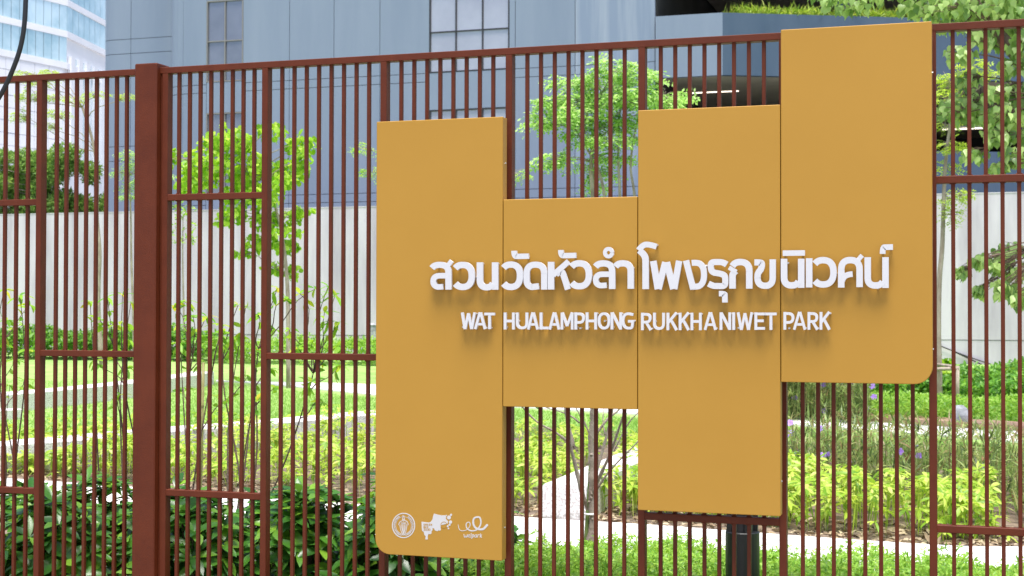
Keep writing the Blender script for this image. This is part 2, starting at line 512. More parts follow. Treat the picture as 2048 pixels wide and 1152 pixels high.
# vertical joints
joints = [bX(x) for x in (365, 412, 485, 578, 667, 759, 858, 1018, 1030, 1150, 1310)]
small = (bX(412), bX(485))
strip_w = (bX(858), bX(1018))
GAP = 0.009
def clad(x0, x1, z0, z1, mat='clad', y=BY):
    MB().box(x0 + GAP, x1 - GAP, y, y + .12, z0 + GAP, z1 - GAP).build('cladding_panel', M[mat], bl)
sw_h = (bZ(450, 0) - bZ(450, 163))     # small window height
sw_z = bZ(450, 163)
gl_z = bZ(938, 142); gl_h = bZ(938, 191 - 212) - gl_z
NB = 6
def window(x0, x1, z0, z1, cols, rowsz, fm, gmx, name='window', y=BY):
    fr = MB()
    t = .035
    fr.box(x0, x0 + t, y - .01, y + .14, z0, z1); fr.box(x1 - t, x1, y - .01, y + .14, z0, z1)
    fr.box(x0 + t, x1 - t, y - .008, y + .14, z0, z0 + t); fr.box(x0 + t, x1 - t, y - .008, y + .14, z1 - t, z1)
    for i in range(1, cols):
        xc = x0 + (x1 - x0) * i / cols
        fr.box(xc - t / 2, xc + t / 2, y + .004, y + .12, z0 + t, z1 - t)
    for zz in rowsz:
        fr.box(x0 + t, x1 - t, y + .007, y + .11, zz - t / 2, zz + t / 2)
    w = fr.build(name, M[fm], bl)
    zs = [z0] + list(rowsz) + [z1]
    for i in range(cols):
        for j in range(len(zs) - 1):
            xa = x0 + (x1 - x0) * i / cols; xb = x0 + (x1 - x0) * (i + 1) / cols
            tl = random.uniform(-.004, .004)
            p = MB(); p.poly([(xa, y + .06 + tl, zs[j]), (xb, y + .06 - tl, zs[j]), (xb, y + .06 - tl, zs[j + 1]), (xa, y + .06 + tl, zs[j + 1])])
            p.build('pane', M[gmx], w)
for (z0, zb, z1) in rows:
    for i in range(len(joints) - 1):
        x0, x1 = joints[i], joints[i + 1]
        if i == 1 or i == 6:
            continue
        if x1 - x0 < .3:
            clad(x0, x1, z0, z1)
            continue
        st = 'clad_stain' if i == 9 else 'clad'
        clad(x0, x1, z0, zb, st)
        clad(x0, x1, zb, z1, st)
# window columns
nf = 5
for k in range(-2, nf):
    z0 = sw_z + k * FH
    if z0 < 1: continue
    window(small[0], small[1], z0, z0 + sw_h, 2, [z0 + sw_h * .5], 'frame', 'glass')
    clad(small[0], small[1], z0 + sw_h, z0 + FH)
    z0 = gl_z + k * FH
    window(strip_w[0], strip_w[1], z0, z0 + gl_h, 3, [z0 + gl_h * .5], 'frame_dark', 'glass_pale')
    clad(strip_w[0], strip_w[1], z0 + gl_h, z0 + FH)
# rounded corner of the main front, and the set-back rounded bay on the left
def arc_plan(x0, y0, r, n=7):          # from (x0, y0+r) round to (x0+r, y0)
    return [(x0 + r - r * math.cos(t), y0 + r - r * math.sin(t)) for t in np.linspace(0, math.pi / 2, n)]
def curved(plan, z0, z1, t=.12):
    p = np.array(plan); d = np.gradient(p, axis=0); n = np.stack([-d[:, 1], d[:, 0]], 1); n /= np.linalg.norm(n, axis=1, keepdims=True)
    inner = p + n * t
    poly = [tuple(a) for a in p] + [tuple(a) for a in inner[::-1]]
    MB().prism_z(poly, z0 + GAP, z1 - GAP).build('cladding_panel', M['clad'], bl)
rr = bX(365) - xL
LY = BY + 1.2
lx0, lxj = at(200, 200, LY)[0], at(261, 200, LY)[0]
lz1, lz2 = at(262, 49, LY)[2], at(262, 78, LY)[2]
for (z0, zb, z1) in rows:
    curved(arc_plan(xL, BY, rr), z0, zb); curved(arc_plan(xL, BY, rr), zb, z1)
zz = lz2 - 4 * FH
while zz < 24:
    r2 = .45
    pl = arc_plan(lx0, LY, r2) + [(lxj - GAP, LY)]
    for a, b in ((zz, zz + FH - (lz1 - lz2)), (zz + FH - (lz1 - lz2), zz + FH)):
        curved(pl, a, b)
        MB().box(lxj + GAP, xL + .6, LY, LY + .12, a + GAP, b - GAP).build('cladding_panel', M['clad'], bl)
    zz += FH
core = MB()
core.box(xL + rr, xE - .05, BY + .10, BY + 11, 0, 24)
core.box(xL + .13, xL + rr, BY + rr, BY + 11, 0, 24)
core.box(lx0 + .46, xL + .12, LY + .1, LY + 10, 0, 24)
core.box(lx0 + .13, lx0 + .459, LY + .46, LY + 10, 0, 24)
core.build('wall_core', M['clad_dark'], bl)

# ------------------------------------------------------------------ car park decks on the right
CL = at(1311, 33, 36.9)
zU1 = CL[2]
C0 = atz(1445, 25, zU1)
CR1 = atz(1813, 35, zU1)
dirR = unit((CR1 - C0)[None])[0]
CR = C0 + dirR * 16
cp = thing('car_park', 'open navy car park decks with dark interior and planters, beside the blue building', 'building', (C0[0], C0[1], 0))
zU0 = at(1445, 150, C0[1])[2]
zM1 = at(1445, 295, C0[1])[2]
H2 = zU1 - zM1
BK = 56.0
def off(p, q, t):
    d = unit((q - p)[None])[0]; return np.array([-d[1], d[0], 0]) * t
for k, zt in enumerate((zM1 - H2, zM1, zU1, zU1 + H2)):
    zb = zt - (zU1 - zU0)
    a, b, c = CL[:2], C0[:2], CR[:2]
    nA = off(CL, C0, .22)[:2]; nB = off(C0, CR, .22)[:2]
    MB().prism_z([tuple(a), tuple(b), tuple(b + (nA + nB) / 1.9), tuple(a + nA)], zb, zt).build('parapet', M['clad'], cp)
    MB().prism_z([tuple(b), tuple(c), tuple(c + nB), tuple(b + (nA + nB) / 1.9)], zb, zt).build('parapet', M['navy'], cp)
    cx0 = CL[0] + .05
    MB().prism_z([(cx0, CL[1] + .3), tuple(b + (nA + nB) / 1.8), tuple(c + nB * 1.05), (c[0], BK), (cx0, BK)], zb + .06, zb + .40).build('deck_slab', M['slab'], cp)
    for j in range(3):
        p = C0 + dirR * (3.6 + 6 * j); 
        MB().box(p[0] - .25, p[0] + .25, p[1] + 1.2, p[1] + 1.7, zb + .4, zb + .06 + H2).build('column', M['navy'], cp)
MB().box(CL[0], CR[0] + 2, BK, BK + .3, 0, zU1 + H2 * 2).build('back_wall', M['shade_wall'], cp)
MB().box(CR[0] + 1.7, CR[0] + 2, CR[1], BK, 0, zU1 + H2 * 2).build('side_wall', M['shade_wall'], cp)
MB().box(CL[0] - .3, CL[0] - .05, CL[1] + .4, BK, 0, zU1 + H2 * 2).build('side_wall', M['shade_wall'], cp)
MB().prism_z([(CL[0], CL[1] + .3), tuple(C0[:2] + .2), tuple(CR[:2]), (CR[0], BK), (CL[0], BK)], zU1 + H2 * 2 - .2, zU1 + H2 * 2).build('deck_slab', M['slab'], cp)
# lit tubes hanging under the decks
def lamp(x0, x1, y, Y, lab):
    a, b = at(x0, y, Y), at(x1, y, Y)
    zc = a[2]
    t = thing('fluorescent_lamp', lab, 'lamp', (a[0], Y, zc))
    MB().box(a[0], b[0], Y - .02, Y + .02, zc - .02, zc + .02).build('tube', M['tube'], t)
    MB().box(a[0] - .05, b[0] + .05, Y - .06, Y + .06, zc + .025, zc + .08).build('housing', M['slab'], t)
    top = zU0 + .06 if zc < zU0 else zU0 + H2
    for x in (a[0] + .2, b[0] - .2):
        MB().box(x - .01, x + .01, Y - .01, Y + .01, zc + .08, zU0 + .062).build('hanger', M['frame_dark'], t)
lamp(1380, 1477, 186, 40.5, 'lit fluorescent lamp under the car park deck beside the feathery tree')
lamp(1885, 1975, 259, 41.5, 'lit fluorescent lamp under the car park deck behind the heart-leaved tree')

# ------------------------------------------------------------------ glass tower far left
TD = 150.0
pc = at(133, 200, TD)
d1 = np.array([math.sin(R(9.8)), math.cos(R(9.8)), 0])
d2 = np.array([-math.sin(R(13)), math.cos(R(13)), 0])
tw = thing('glass_tower', 'distant pale glass office tower with white floor bands and tiled base', 'building', (pc[0], pc[1], 0))
k1 = np.linalg.norm(pc[:2] - CAM[:2])
tz = lambda y: at(133, y, TD)[2]
fh = tz(5) - tz(68)
def facade_box(p, d, s0, s1, z0, z1, proud, thick, mat, name, parent=tw):
    n = np.array([d[1], -d[0], 0])      # outward (towards the camera side)
    a, b = p + d * s0, p + d * s1
    q = [a + n * proud, b + n * proud, b + n * (proud - thick), a + n * (proud - thick)]
    return MB().prism_z([(v[0], v[1]) for v in q], z0, z1).build(name, M[mat], parent)
L1, L2 = 26.0, 34.0
zbase = tz(138)
facade_box(pc, d1, -L1, 0, 0, 60, -.25, 12, 'tower_white', 'core_wall')
facade_box(pc, d2, 0.3, L2, 0, 60, -.25, 8, 'tower_white', 'core_wall')
zf = tz(68) - fh
for k in range(5):
    z0 = zf + k * fh
    if z0 + fh < zbase: continue
    facade_box(pc, d1, -L1, 0, z0 - .45, z0 + .35, .12, .4, 'tower_white', 'floor_band')
    facade_box(pc, d2, 0, L2, z0 - .45, z0 + .35, .12, .4, 'tower_white', 'floor_band')
    for j in range(20):
        s = -L1 + j * 1.3
        facade_box(pc, d1, s + .04, s + 1.26, z0 + .36, z0 + fh - .46, .0 + random.uniform(-.02, .02), .15, 'tower_glass', 'window')
    if z0 + fh / 2 > tz(95):
        for j in range(18):
            s = j * 1.88
            facade_box(pc, d2, s + .05, s + 1.83, z0 + .36, z0 + fh - .46, .0, .15, 'tower_glass', 'window')
# fins below the glass on the receding side, tiles on the near side
for j in range(13):
    s = .8 + j * 2.6
    facade_box(pc, d2, s, s + 1.3, tz(330), tz(101) - .6, .30, .5, 'tower_white', 'fin')
    facade_box(pc, d2, s + 1.3, s + 2.6, tz(330), tz(101) - .6, -.1, .2, 'tower_glass', 'window')
th = (tz(138) - tz(330)) / 8
for j in range(11):
    for i in range(8):
        s = -L1 + j * 2.3
        facade_box(pc, d1, s + .03, s + 2.27, tz(330) + i * th + .03, tz(330) + (i + 1) * th - .03, random.uniform(-.01, .03), .25, 'tower_white', 'wall_tile')

# ================================================================== FENCE
PW, PD = 0.030, 0.048
fence = thing('metal_fence', 'tall brown metal bar fence with staggered cross rails carrying the park sign', 'fence', (0, 0.02, 0))
ZT = 2.767
def vbar(name, x, y, w, d, z0, z1, cache={}, ch=0.0018):
    key = (round(w, 4), round(d, 4), round(z0, 3), round(z1, 3))
    if key not in cache:
        mb = MB(); mb.prism_z(ch_rect(w, d, ch), z0, z1)
        cache[key] = mb.mesh(name, M['paint'])
    o = link(name, cache[key], fence)
    o.location = (x - ORI[fence][0], y - ORI[fence][1], -ORI[fence][2])
    return o
def hrail(x0, x1, ztop, h=.030, y0=.003, d=.040, name='rail'):
    c = .002
    prof = [(y0 + a, ztop - h + b) for a, b in ch_rect(d, h, c)]
    return MB().loft([[(x0, a, b) for a, b in prof], [(x1, a, b) for a, b in prof]]).build(name, M['paint'], fence)
XB, XA = -0.531, -1.239
bgX0 = at(266.5, 550, -.03)[0]; bgX1 = at(311, 550, -.03)[0]
posts = [i * .6 for i in range(0, 9)] + [XB, XA, XA - .62, XA - 1.24, XA - 1.86]
for x in posts:
    vbar('post', x, 0, PW, PD, 0.0, ZT - .0302)
# main square post with a shallow cap
o = MB().prism_z([(bgX0 + a, -.03 + b) for a, b in ch_rect(bgX1 - bgX0, .12, .005)], 0, ZT + .012).build('main_post', M['paint'], fence)
c0 = [(bgX0 + a, -.03 + b) for a, b in ch_rect(bgX1 - bgX0, .12, .005)]
MB().loft([[(x, y, ZT + .0125) for x, y in c0],
           [((x - (bgX0 + bgX1) / 2) * .97 + (bgX0 + bgX1) / 2, (y - .03) * .97 + .03, ZT + .018) for x, y in c0]]).build('post_cap', M['paint'], fence)
MB().prism_z([(bgX1 + .001 + a, .006 + b) for a, b in ch_rect(XB - bgX1 - .002, .04, .002)], 0, ZT - .03).build('filler_strip', M['paint'], fence)
# top and bottom rails, two runs either side of the main post
hrail(XB - .03, 4.85, ZT, .030, 0, PD, 'top_rail')
hrail(XA - 2.0, bgX0 + .01, ZT, .030, 0, PD, 'top_rail')
hrail(XB + PW, 4.8, .14, .04, .001, .046, 'bottom_rail')
hrail(XA - 1.86, bgX0, .14, .04, .001, .046, 'bottom_rail')
def bars(xl, n, centre, pitch):
    for k in range(n):
        vbar('bar', centre + (k - (n - 1) / 2) * pitch - .008, .014, .016, .018, .138, ZT - .0295, ch=.0015)
for i in range(0, 8):
    bars(None, 8, i * .6 + .315, .063)
bars(None, 8, (XB + PW + 0) / 2, .0572)
bars(None, 8, (XA + PW + bgX0) / 2, .0565)
for k in range(3):
    xl = XA - .62 * (k + 1)
    bars(None, 8, xl + .325, .0665)
def zr(x, y): return at(x, y, 0.003)[2]
def weld_beads(rail, xs_, ztop, h=.030):
    mb = MB()
    for x in xs_:
        for zc, sg in ((ztop, 1), (ztop - h, -1)):
            for dx in (-.008, .008):
                jx, r_ = rng.normal(0, .0015), rng.uniform(.0028, .0045)
                c = np.array([x + dx + jx, .0125, zc + sg * .001])
                mb.loft([[c + np.array([r_ * f * math.cos(t), r_ * f * math.sin(t), sg * hz]) for t in np.linspace(0, 6.283, 6, endpoint=False)] for f, hz in ((1, -.001), (.85, .002), (.35, .0036))])
    tag(mb.build('weld_bead', M['paint'], rail), kind='stuff')
_hr = hrail
def hrail(x0, x1, ztop, **k):
    r = _hr(x0, x1, ztop, **k)
    xs_ = [o.location.x + ORI[fence][0] + .008 for o in fence.children if o.name.split('.')[0] == 'bar']
    weld_beads(r, [x for x in xs_ if x0 < x < x1], ztop)
    return r
hrail(XB + PW, 0, 2.157); hrail(XB + PW, 0, .749)
hrail(PW, .6, 1.405); hrail(1.8 + PW, 2.4, .741)
hrail(3.0 + PW, 3.6, 2.150); hrail(3.0 + PW, 3.6, .745)
hrail(3.6 + PW, 4.2, 1.405); hrail(4.2 + PW, 4.8, 2.150)
hrail(XA + PW, bgX0, zr(170, 701))
hrail(XA - .62 + PW, XA, zr(30, 399)); hrail(XA - .62 + PW, XA, zr(30, 975))
hrail(XA - 1.24 + PW, XA - .62, 1.405)

# ================================================================== SIGN
TF, PT = 0.0867, 0.058
sign = thing('park_sign', 'ochre park sign of four staggered panels with white Thai and English letters', 'sign', (1.2, -.06, 0.5))
PX = [.618 + .6 * i for i in range(5)]
def panel(i, z0, z1, rad=None):
    g = .0016
    x0, x1 = PX[i] + g, PX[i + 1] - g
    def outline(ins):
        pts = []
        for cx, cz, a0, key in ((x0, z0, 180, 'bl'), (x1, z0, 270, 'br'), (x1, z1, 0, 'tr'), (x0, z1, 90, 'tl')):
            r = .07 if rad == key else .003
            ox = cx + (r if key[1] == 'l' else -r); oz = cz + (r if key[0] == 'b' else -r)
            for t in np.linspace(a0, a0 + 90, 9 if rad == key else 3):
                pts.append((ox + (r - ins) * math.cos(R(t)), oz + (r - ins) * math.sin(R(t))))
        return pts
    a, b = outline(.0022), outline(0)
    mb = MB().loft([[(x, -TF, z) for x, z in a], [(x, -TF + .0022, z) for x, z in b], [(x, -TF + PT, z) for x, z in b]])
    o = mb.build('panel', M['gold'], sign)
    for zc in (z0 + .18, (z0 + z1) / 2, z1 - .18):
        for xc in (x0 + .03, x1 - .05):
            MB().box(xc - .012, xc + .012, -TF + PT, 0.0005, zc - .012, zc + .012).build('mounting_bracket', M['paint'], sign)
    for zc in (z0 + .14, z1 - .2):
        s_ = MB(); s_.tube([(x1, -TF + .035, zc), (x1 + .004, -TF + .035, zc)], [.0036, .003], 8)
        s_.build('screw', M['steel'], o)
    return o
panel(0, .517, 2.4505, 'bl')
panel(1, 1.187, 2.088)
panel(2, .764, 2.453)
panel(3, 1.3135, 2.761, 'br')

# ---- letters: centre-line strokes read in enlargement coordinates, laid on the letter plane
LY0 = -TF - .031                        # letter front
LT = .012
def stroke_poly(path, w):
    p = np.array([q[:2] for q in path], float)
    keep = [0] + [i for i in range(1, len(p)) if np.linalg.norm(p[i] - p[i - 1]) > 1e-4]
    p = p[keep]
    n = len(p)
    L, Rr = [], []
    for i in range(n):
        d0 = p[i] - p[max(i - 1, 0)]; d1_ = p[min(i + 1, n - 1)] - p[i]
        d0 = d0 / (np.linalg.norm(d0) + 1e-12); d1_ = d1_ / (np.linalg.norm(d1_) + 1e-12)
        if i == 0: d0 = d1_
        if i == n - 1: d1_ = d0
        t = d0 + d1_; t /= np.linalg.norm(t) + 1e-12
        nn = np.array([-t[1], t[0]])
        k = 1 / max(.5, nn.dot(np.array([-d0[1], d0[0]])))
        L.append(p[i] + nn * w / 2 * k); Rr.append(p[i] - nn * w / 2 * k)
    return L, Rr
def add_stroke(mb, path, w, yf, t, conv):
    L, Rr = stroke_poly(path, w)
    rings = []
    for a, b in zip(L, Rr):
        a3, b3 = conv(a), conv(b)
        rings.append([(a3[0], yf, a3[1]), (b3[0], yf, b3[1]), (b3[0], yf + t, b3[1]), (a3[0], yf + t, a3[1])])
    mb.loft(rings)
CROP = {'A': (840, 470, 5.2375), 'B': (1120, 470, 5.2375), 'C': (1400, 470, 5.12)}
def conv_crop(c):
    x0, y0, s = CROP[c]
    def f(p):
        q = at(x0 + p[0] / s, y0 + p[1] / s, LY0)
        return q[0], q[2]
    return f
def letter(crop, strokes, pegs, w=66, name='letter'):
    mb = MB(); cv = conv_crop(crop)
    for k, s in enumerate(strokes):
        ww = w
        sm = True
        if isinstance(s, tuple):
            ww, s = s[0], list(s[1])
        path = smooth_path(s, 7) if len(s) > 2 else [np.array(q, float) for q in s]
        add_stroke(mb, path, ww, LY0 + k * .00035, LT - k * .0003, cv)
    o = mb.build(name, M['white'], sign)
    for q in pegs:
        a = cv(q)
        pg = MB()
        pg.tube([(a[0], LY0 + LT - .002, a[1]), (a[0], -TF + .0005, a[1])], .0042, 8)
        pg.build('standoff_peg', M['white'], o)
    return o
def sarc(cx, cy, rx, ry, a0, a1, n=13, e=2.35):   # super-ellipse arc, y downwards
    out = []
    for t in np.linspace(R(a0), R(a1), n):
        c, q = math.cos(t), math.sin(t)
        out.append((cx + rx * math.copysign(abs(c) ** (2 / e), c), cy + ry * math.copysign(abs(q) ** (2 / e), q)))
    return out
def W_(x0, x1, y0, y1, h=33):          # the round 'wo waen' shape
    rx = (x1 - x0) * .455; ry = (y1 - y0) / 2 - h
    return sarc(x1 - h - rx, (y0 + y1) / 2, rx, ry, -139, 139, 25)
def N_(xl, xr, y0, y1):
    rx = (xr - xl) * .44
    return [[(xl, y0), (xl, y0 + 60), (xl, y1 - 125)] + sarc(xl + rx, y1 - 105, rx, 76, 180, 25), [(xr, y0), (xr, y1 - 4)]]
def S_(x0, xs, yt, yb, tick=True):     # arm over a stem, with the round bowl ('so suea', 'lo ling')
    a = sarc(xs - 92, yt + 78, 92, 78, -150, 0) + [(xs, yt + 150), (xs, yb)]
    b = [(xs + 3, yt + 115), (xs - 40, yt + 114)] + sarc(x0 + 69, yt + 174, 69, 60, -90, -262) + [(xs - 58, yt + 229)]
    return [a, (58, b)] + ([(46, [(xs - 12, yt + 16), (xs + 31, yt - 42)])] if tick else [])
letter('A', S_(137, 297, 312, 572), [(300, 540), (150, 500), (180, 320)], 64)
letter('A', [W_(362, 575, 280, 578)], [(400, 330), (560, 440)])
letter('A', N_(626, 785, 286, 577), [(640, 300), (700, 545), (800, 300)], 66)
letter('A', [W_(868, 1080, 276, 578)], [(900, 325), (1050, 440)])
letter('A', [(56, [(984, 165), (984, 224), (1030, 224), (1138, 221)])], [(1120, 222), (990, 190)])
letter('A', [[(1300, 572), (1300, 480), (1300, 402)] + sarc(1208, 402, 92, 92, 0, -180) + [(1116, 440), (1116, 470)] + sarc(1190, 474, 74, 72, 180, 100) + [(1243, 536)]], [(1225, 545), (1300, 400), (1120, 430)], 64)
letter('A', [[(1371, 281), (1371, 571)], (58, [(1392, 420), (1556, 276)]), (62, [(1425, 412), (1480, 365), (1505, 430), (1548, 570)])], [(1372, 555), (1550, 550), (1372, 300)], 66)
letter('A', [(56, [(1474, 157), (1474, 216), (1520, 216), (1634, 213)])], [(1615, 213), (1480, 180)])
letter('B', [W_(112, 335, 263, 570)], [(150, 325), (318, 425)])
letter('B', S_(373, 545, 297, 566, False), [(545, 545), (390, 480), (470, 530)], 66)
ring_pts = [(507 + 37 * math.cos(t), 185 + 40 * math.sin(t)) for t in np.linspace(0, 2 * math.pi, 25)]
def ring_letter():
    mb = MB(); add_stroke(mb, [np.array(p) for p in ring_pts], 40, LY0, LT, conv_crop('B'))
    o = mb.build('letter', M['white'], sign)
    a = conv_crop('B')((520, 228)); pg = MB(); pg.tube([(a[0], LY0 + LT - .002, a[1]), (a[0], -TF + .0005, a[1])], .0042, 8); pg.build('standoff_peg', M['white'], o)
ring_letter()
letter('B', [sarc(655, 380, 85, 84, -148, 0) + [(740, 450), (740, 563)]], [(755, 345), (740, 545)])
letter('B', [[(896, 567), (896, 430), (896, 320), (895, 235), (865, 190), (830, 160)], (60, [(822, 160), (862, 105), (930, 95), (1010, 122)])], [(1005, 105), (896, 545)], 67)
letter('B', [[(975, 272), (1024, 567)], [(1030, 567), (1102, 285)], [(1116, 285), (1186, 566)], [(1194, 566), (1247, 270)], (20, [(1072, 294), (1146, 294)])], [(1030, 545), (1215, 550), (1260, 285)], 66)
letter('B', [[(1318, 267), (1394, 567)], [(1379, 292), (1400, 290)] + sarc(1420, 416, 88, 126, -80, 80) + [(1376, 543)]], [(1525, 320), (1400, 545)], 62)
letter('C', [[(272, 303), (235, 278), (180, 276), (110, 278), (108, 345), (130, 385), (195, 392), (255, 412), (260, 470), (255, 524), (180, 522), (130, 522), (86, 498)]], [(200, 545), (262, 460)], 62)
letter('C', [(56, [(193, 600), (250, 598), (254, 625), (254, 691)])], [(250, 660)])
letter('C', [[(504, 549), (504, 450), (504, 372)] + sarc(412, 372, 92, 96, 0, -150), (44, [(296, 333), (372, 378)]), (66, [(366, 366), (332, 392), (332, 440), (332, 549)])], [(332, 530), (504, 530)], 66)
letter('C', [[(557, 280), (600, 280), (634, 285), (630, 345), (590, 390), (588, 440)] + sarc(666, 440, 78, 80, 180, 0) + [(744, 350), (744, 249)]], [(690, 545), (760, 265)], 64)
letter('C', N_(860, 1036, 243, 545), [(895, 285), (960, 540), (1036, 260)], 66)
letter('C', [(56, [(847, 186), (1073, 183)])], [(870, 185), (1050, 185)])
letter('C', [[(1117, 238), (1117, 537)]], [(1117, 520), (1117, 260)])
letter('C', [W_(1165, 1400, 224, 540)], [(1390, 390), (1200, 500)])
letter('C', [[(1446, 538), (1446, 440), (1446, 350)] + sarc(1540, 350, 94, 94, -180, 0) + [(1634, 440), (1634, 534)], (58, [(1455, 470), (1470, 402), (1562, 400)]), (46, [(1604, 272), (1660, 208)])], [(1446, 520), (1634, 515)], 66)
letter('C', N_(1717, 1899, 227, 546), [(1820, 545), (1899, 245)], 66)
letter('C', [(58, [(1870, 193), (1870, 126), (1905, 124), (1975, 123)])], [(1955, 124), (1870, 170)])

# Latin capitals in a unit cell: x, y downwards; widths are the cell's own
def latin(ch, w):
    h = w / 2
    o = {
        'W': lambda a, b: [[(a + h * .9, 0), (a + (b - a) * .27, 1)], [(a + (b - a) * .29, 1), (a + (b - a) * .5, .05)], [(a + (b - a) * .5, .05), (a + (b - a) * .71, 1)], [(a + (b - a) * .73, 1), (b - h * .9, 0)]],
        'A': lambda a, b: [[(a + h * .9, 1), ((a + b) / 2 - 3, 0)], [((a + b) / 2 + 3, 0), (b - h * .9, 1)], [(a + (b - a) * .25, .70), (b - (b - a) * .25, .70)]],
        'T': lambda a, b: [[(a, .09), (b, .09)], [((a + b) / 2, .09), ((a + b) / 2, 1)]],
        'H': lambda a, b: [[(a + h, 0), (a + h, 1)], [(b - h, 0), (b - h, 1)], [(a + h, .5), (b - h, .5)]],
        'U': lambda a, b: [[(a + h, 0), (a + h, .3), (a + h, .6)] + sarc((a + b) / 2, .64, (b - a) / 2 - h, .27, 180, 0, 11) + [(b - h, .3), (b - h, 0)]],
        'L': lambda a, b: [[(a + h, 0), (a + h, 1)], [(a + h, .91), (b, .91)]],
        'M': lambda a, b: [[(a + h, 0), (a + h, 1)], [(b - h, 0), (b - h, 1)], [(a + h + 2, .0), ((a + b) / 2, .80)], [((a + b) / 2, .80), (b - h - 2, .0)]],
        'P': lambda a, b: [[(a + h, 0), (a + h, 1)], [(a + h, .09), ((a + b) / 2 - 4, .09)] + sarc((a + b) / 2 - 4, .34, (b - a) / 2 + 4 - h, .25, -90, 90, 9) + [(a + h, .59)]],
        'O': lambda a, b: [sarc((a + b) / 2, .5, (b - a) / 2 - h, .42, -90, 270.5, 33)],
        'N': lambda a, b: [[(a + h, 0), (a + h, 1)], [(b - h, 0), (b - h, 1)], [(a + h, .02), (b - h, .98)]],
        'G': lambda a, b: [[(b - 6, .13)] + sarc((a + b) / 2 + 6, .5, (b - a) / 2 + 6 - h, .42, -66, -270, 17) + [((a + b) / 2 + 20, .92), (b - h, .89), (b - h, .52)], [((a + b) / 2 + 2, .52), (b, .52)]],
        'R': lambda a, b: [[(a + h, 0), (a + h, 1)], [(a + h, .09), ((a + b) / 2 - 6, .09)] + sarc((a + b) / 2 - 6, .315, (b - a) / 2 + 2 - h, .225, -90, 90, 9) + [(a + h, .54)], [((a + b) / 2 - 4, .54), (b - h * .9, 1)]],
        'K': lambda a, b: [[(a + h, 0), (a + h, 1)], [(a + h, .60), (b - h, 0)], [(a + (b - a) * .42, .44), (b - h * .9, 1)]],
        'I': lambda a, b: [[(a + h, 0), (a + h, 1)]],
        'E': lambda a, b: [[(a + h, 0), (a + h, 1)], [(a + h, .09), (b, .09)], [(a + h, .48), (b - 12, .48)], [(a + h, .91), (b, .91)]],
    }
    return o[ch]
def caps(crop, txt, y0, y1, dy=0.0):
    w = 28
    for ch, a, b in txt:
        st = latin(ch, w)(a, b)
        S = [(w if ch not in 'WMA' else w - 2, [(x, y0 + (y1 - y0) * y) for x, y in s]) for s in st]
        letter(crop, S, [(st[0][0][0] + 2, y0 + (y1 - y0) * (.88 if ch not in 'UOGT' else .5 if ch != 'T' else .1)), (b - 8 if ch in 'HNMKARLEW' else (a + b) / 2, y0 + (y1 - y0) * (.08 if ch in 'HNMKWE' else .92))], w)
caps('A', [('W', 427, 582), ('A', 565, 692), ('T', 672, 782)], 812, 986)
caps('A', [('H', 876, 991), ('U', 1004, 1132), ('A', 1120, 1243), ('L', 1252, 1345), ('A', 1345, 1467), ('M', 1472, 1607)], 812, 990)
caps('B', [('P', 150, 260), ('H', 268, 386), ('O', 394, 526), ('N', 529, 648), ('G', 645, 773)], 810, 990)
caps('B', [('R', 848, 962), ('U', 974, 1098), ('K', 1115, 1232), ('K', 1243, 1358), ('H', 1367, 1483)], 814, 997)
caps('C', [('A', 38, 170), ('N', 200, 318), ('I', 330, 362), ('W', 376, 542), ('E', 557, 664), ('T', 667, 784)], 792, 972)
caps('C', [('P', 854, 966), ('A', 951, 1087), ('R', 1101, 1214), ('K', 1224, 1337)], 788, 970)

# ---- printed emblems at the foot of the first panel (enlargement 740,980 x6.6967)
def lg(p):
    q = at(740 + p[0] / 6.6967, 980 + p[1] / 6.6967, -TF)
    return q[0], q[2]
class Print:
    def __init__(s, y): s.mb = MB(); s.y = y; s.k = 0
    def line(s, pts, w, smooth=True):
        path = smooth_path(pts, 6) if smooth and len(pts) > 2 else [np.array(p, float) for p in pts]
        add_stroke(s.mb, path, w, s.y - (s.k % 5) * .00005, .0006, lg); s.k += 1
    def poly(s, pts):
        yy = s.y - (s.k % 7) * .00004; s.k += 1
        rings = [[(lg(p)[0], yy, lg(p)[1]) for p in pts], [(lg(p)[0], s.y + .0006, lg(p)[1]) for p in pts]]
        s.mb.loft(rings)
    def disc(s, x, y, r): s.poly([(x + r * math.cos(t), y + r * 1.02 * math.sin(t)) for t in np.linspace(0, 2 * math.pi, 18, endpoint=False)])
YP = -TF - .0006
pr = Print(YP)
for t0 in range(0, 360, 6):
    pass
circ = lambda cx, cy, rx, ry, a0=0, a1=360, n=40: [(cx + rx * math.cos(R(t)), cy + ry * math.sin(R(t))) for t in np.linspace(a0, a1, n)]
pr.line(circ(450, 475, 149, 163), 13, False)
pr.line(circ(450, 475, 104, 118), 4, False)
for a0 in range(-60, 240, 9):                      # ring of small lettering
    if 60 < a0 < 120: continue
    if -8 < ((a0 + 90) % 360) < 8: continue
    for kk in (0, 1, 2):
        a = a0 + kk * 2.6
        r0, r1 = (112, 132) if (a0 // 9 + kk) % 3 else (116, 138)
        pr.line([(450 + r0 * math.cos(R(a)), 475 + r0 * 1.09 * math.sin(R(a))), (450 + r1 * math.cos(R(a)), 475 + r1 * 1.09 * math.sin(R(a)))], 4, False)
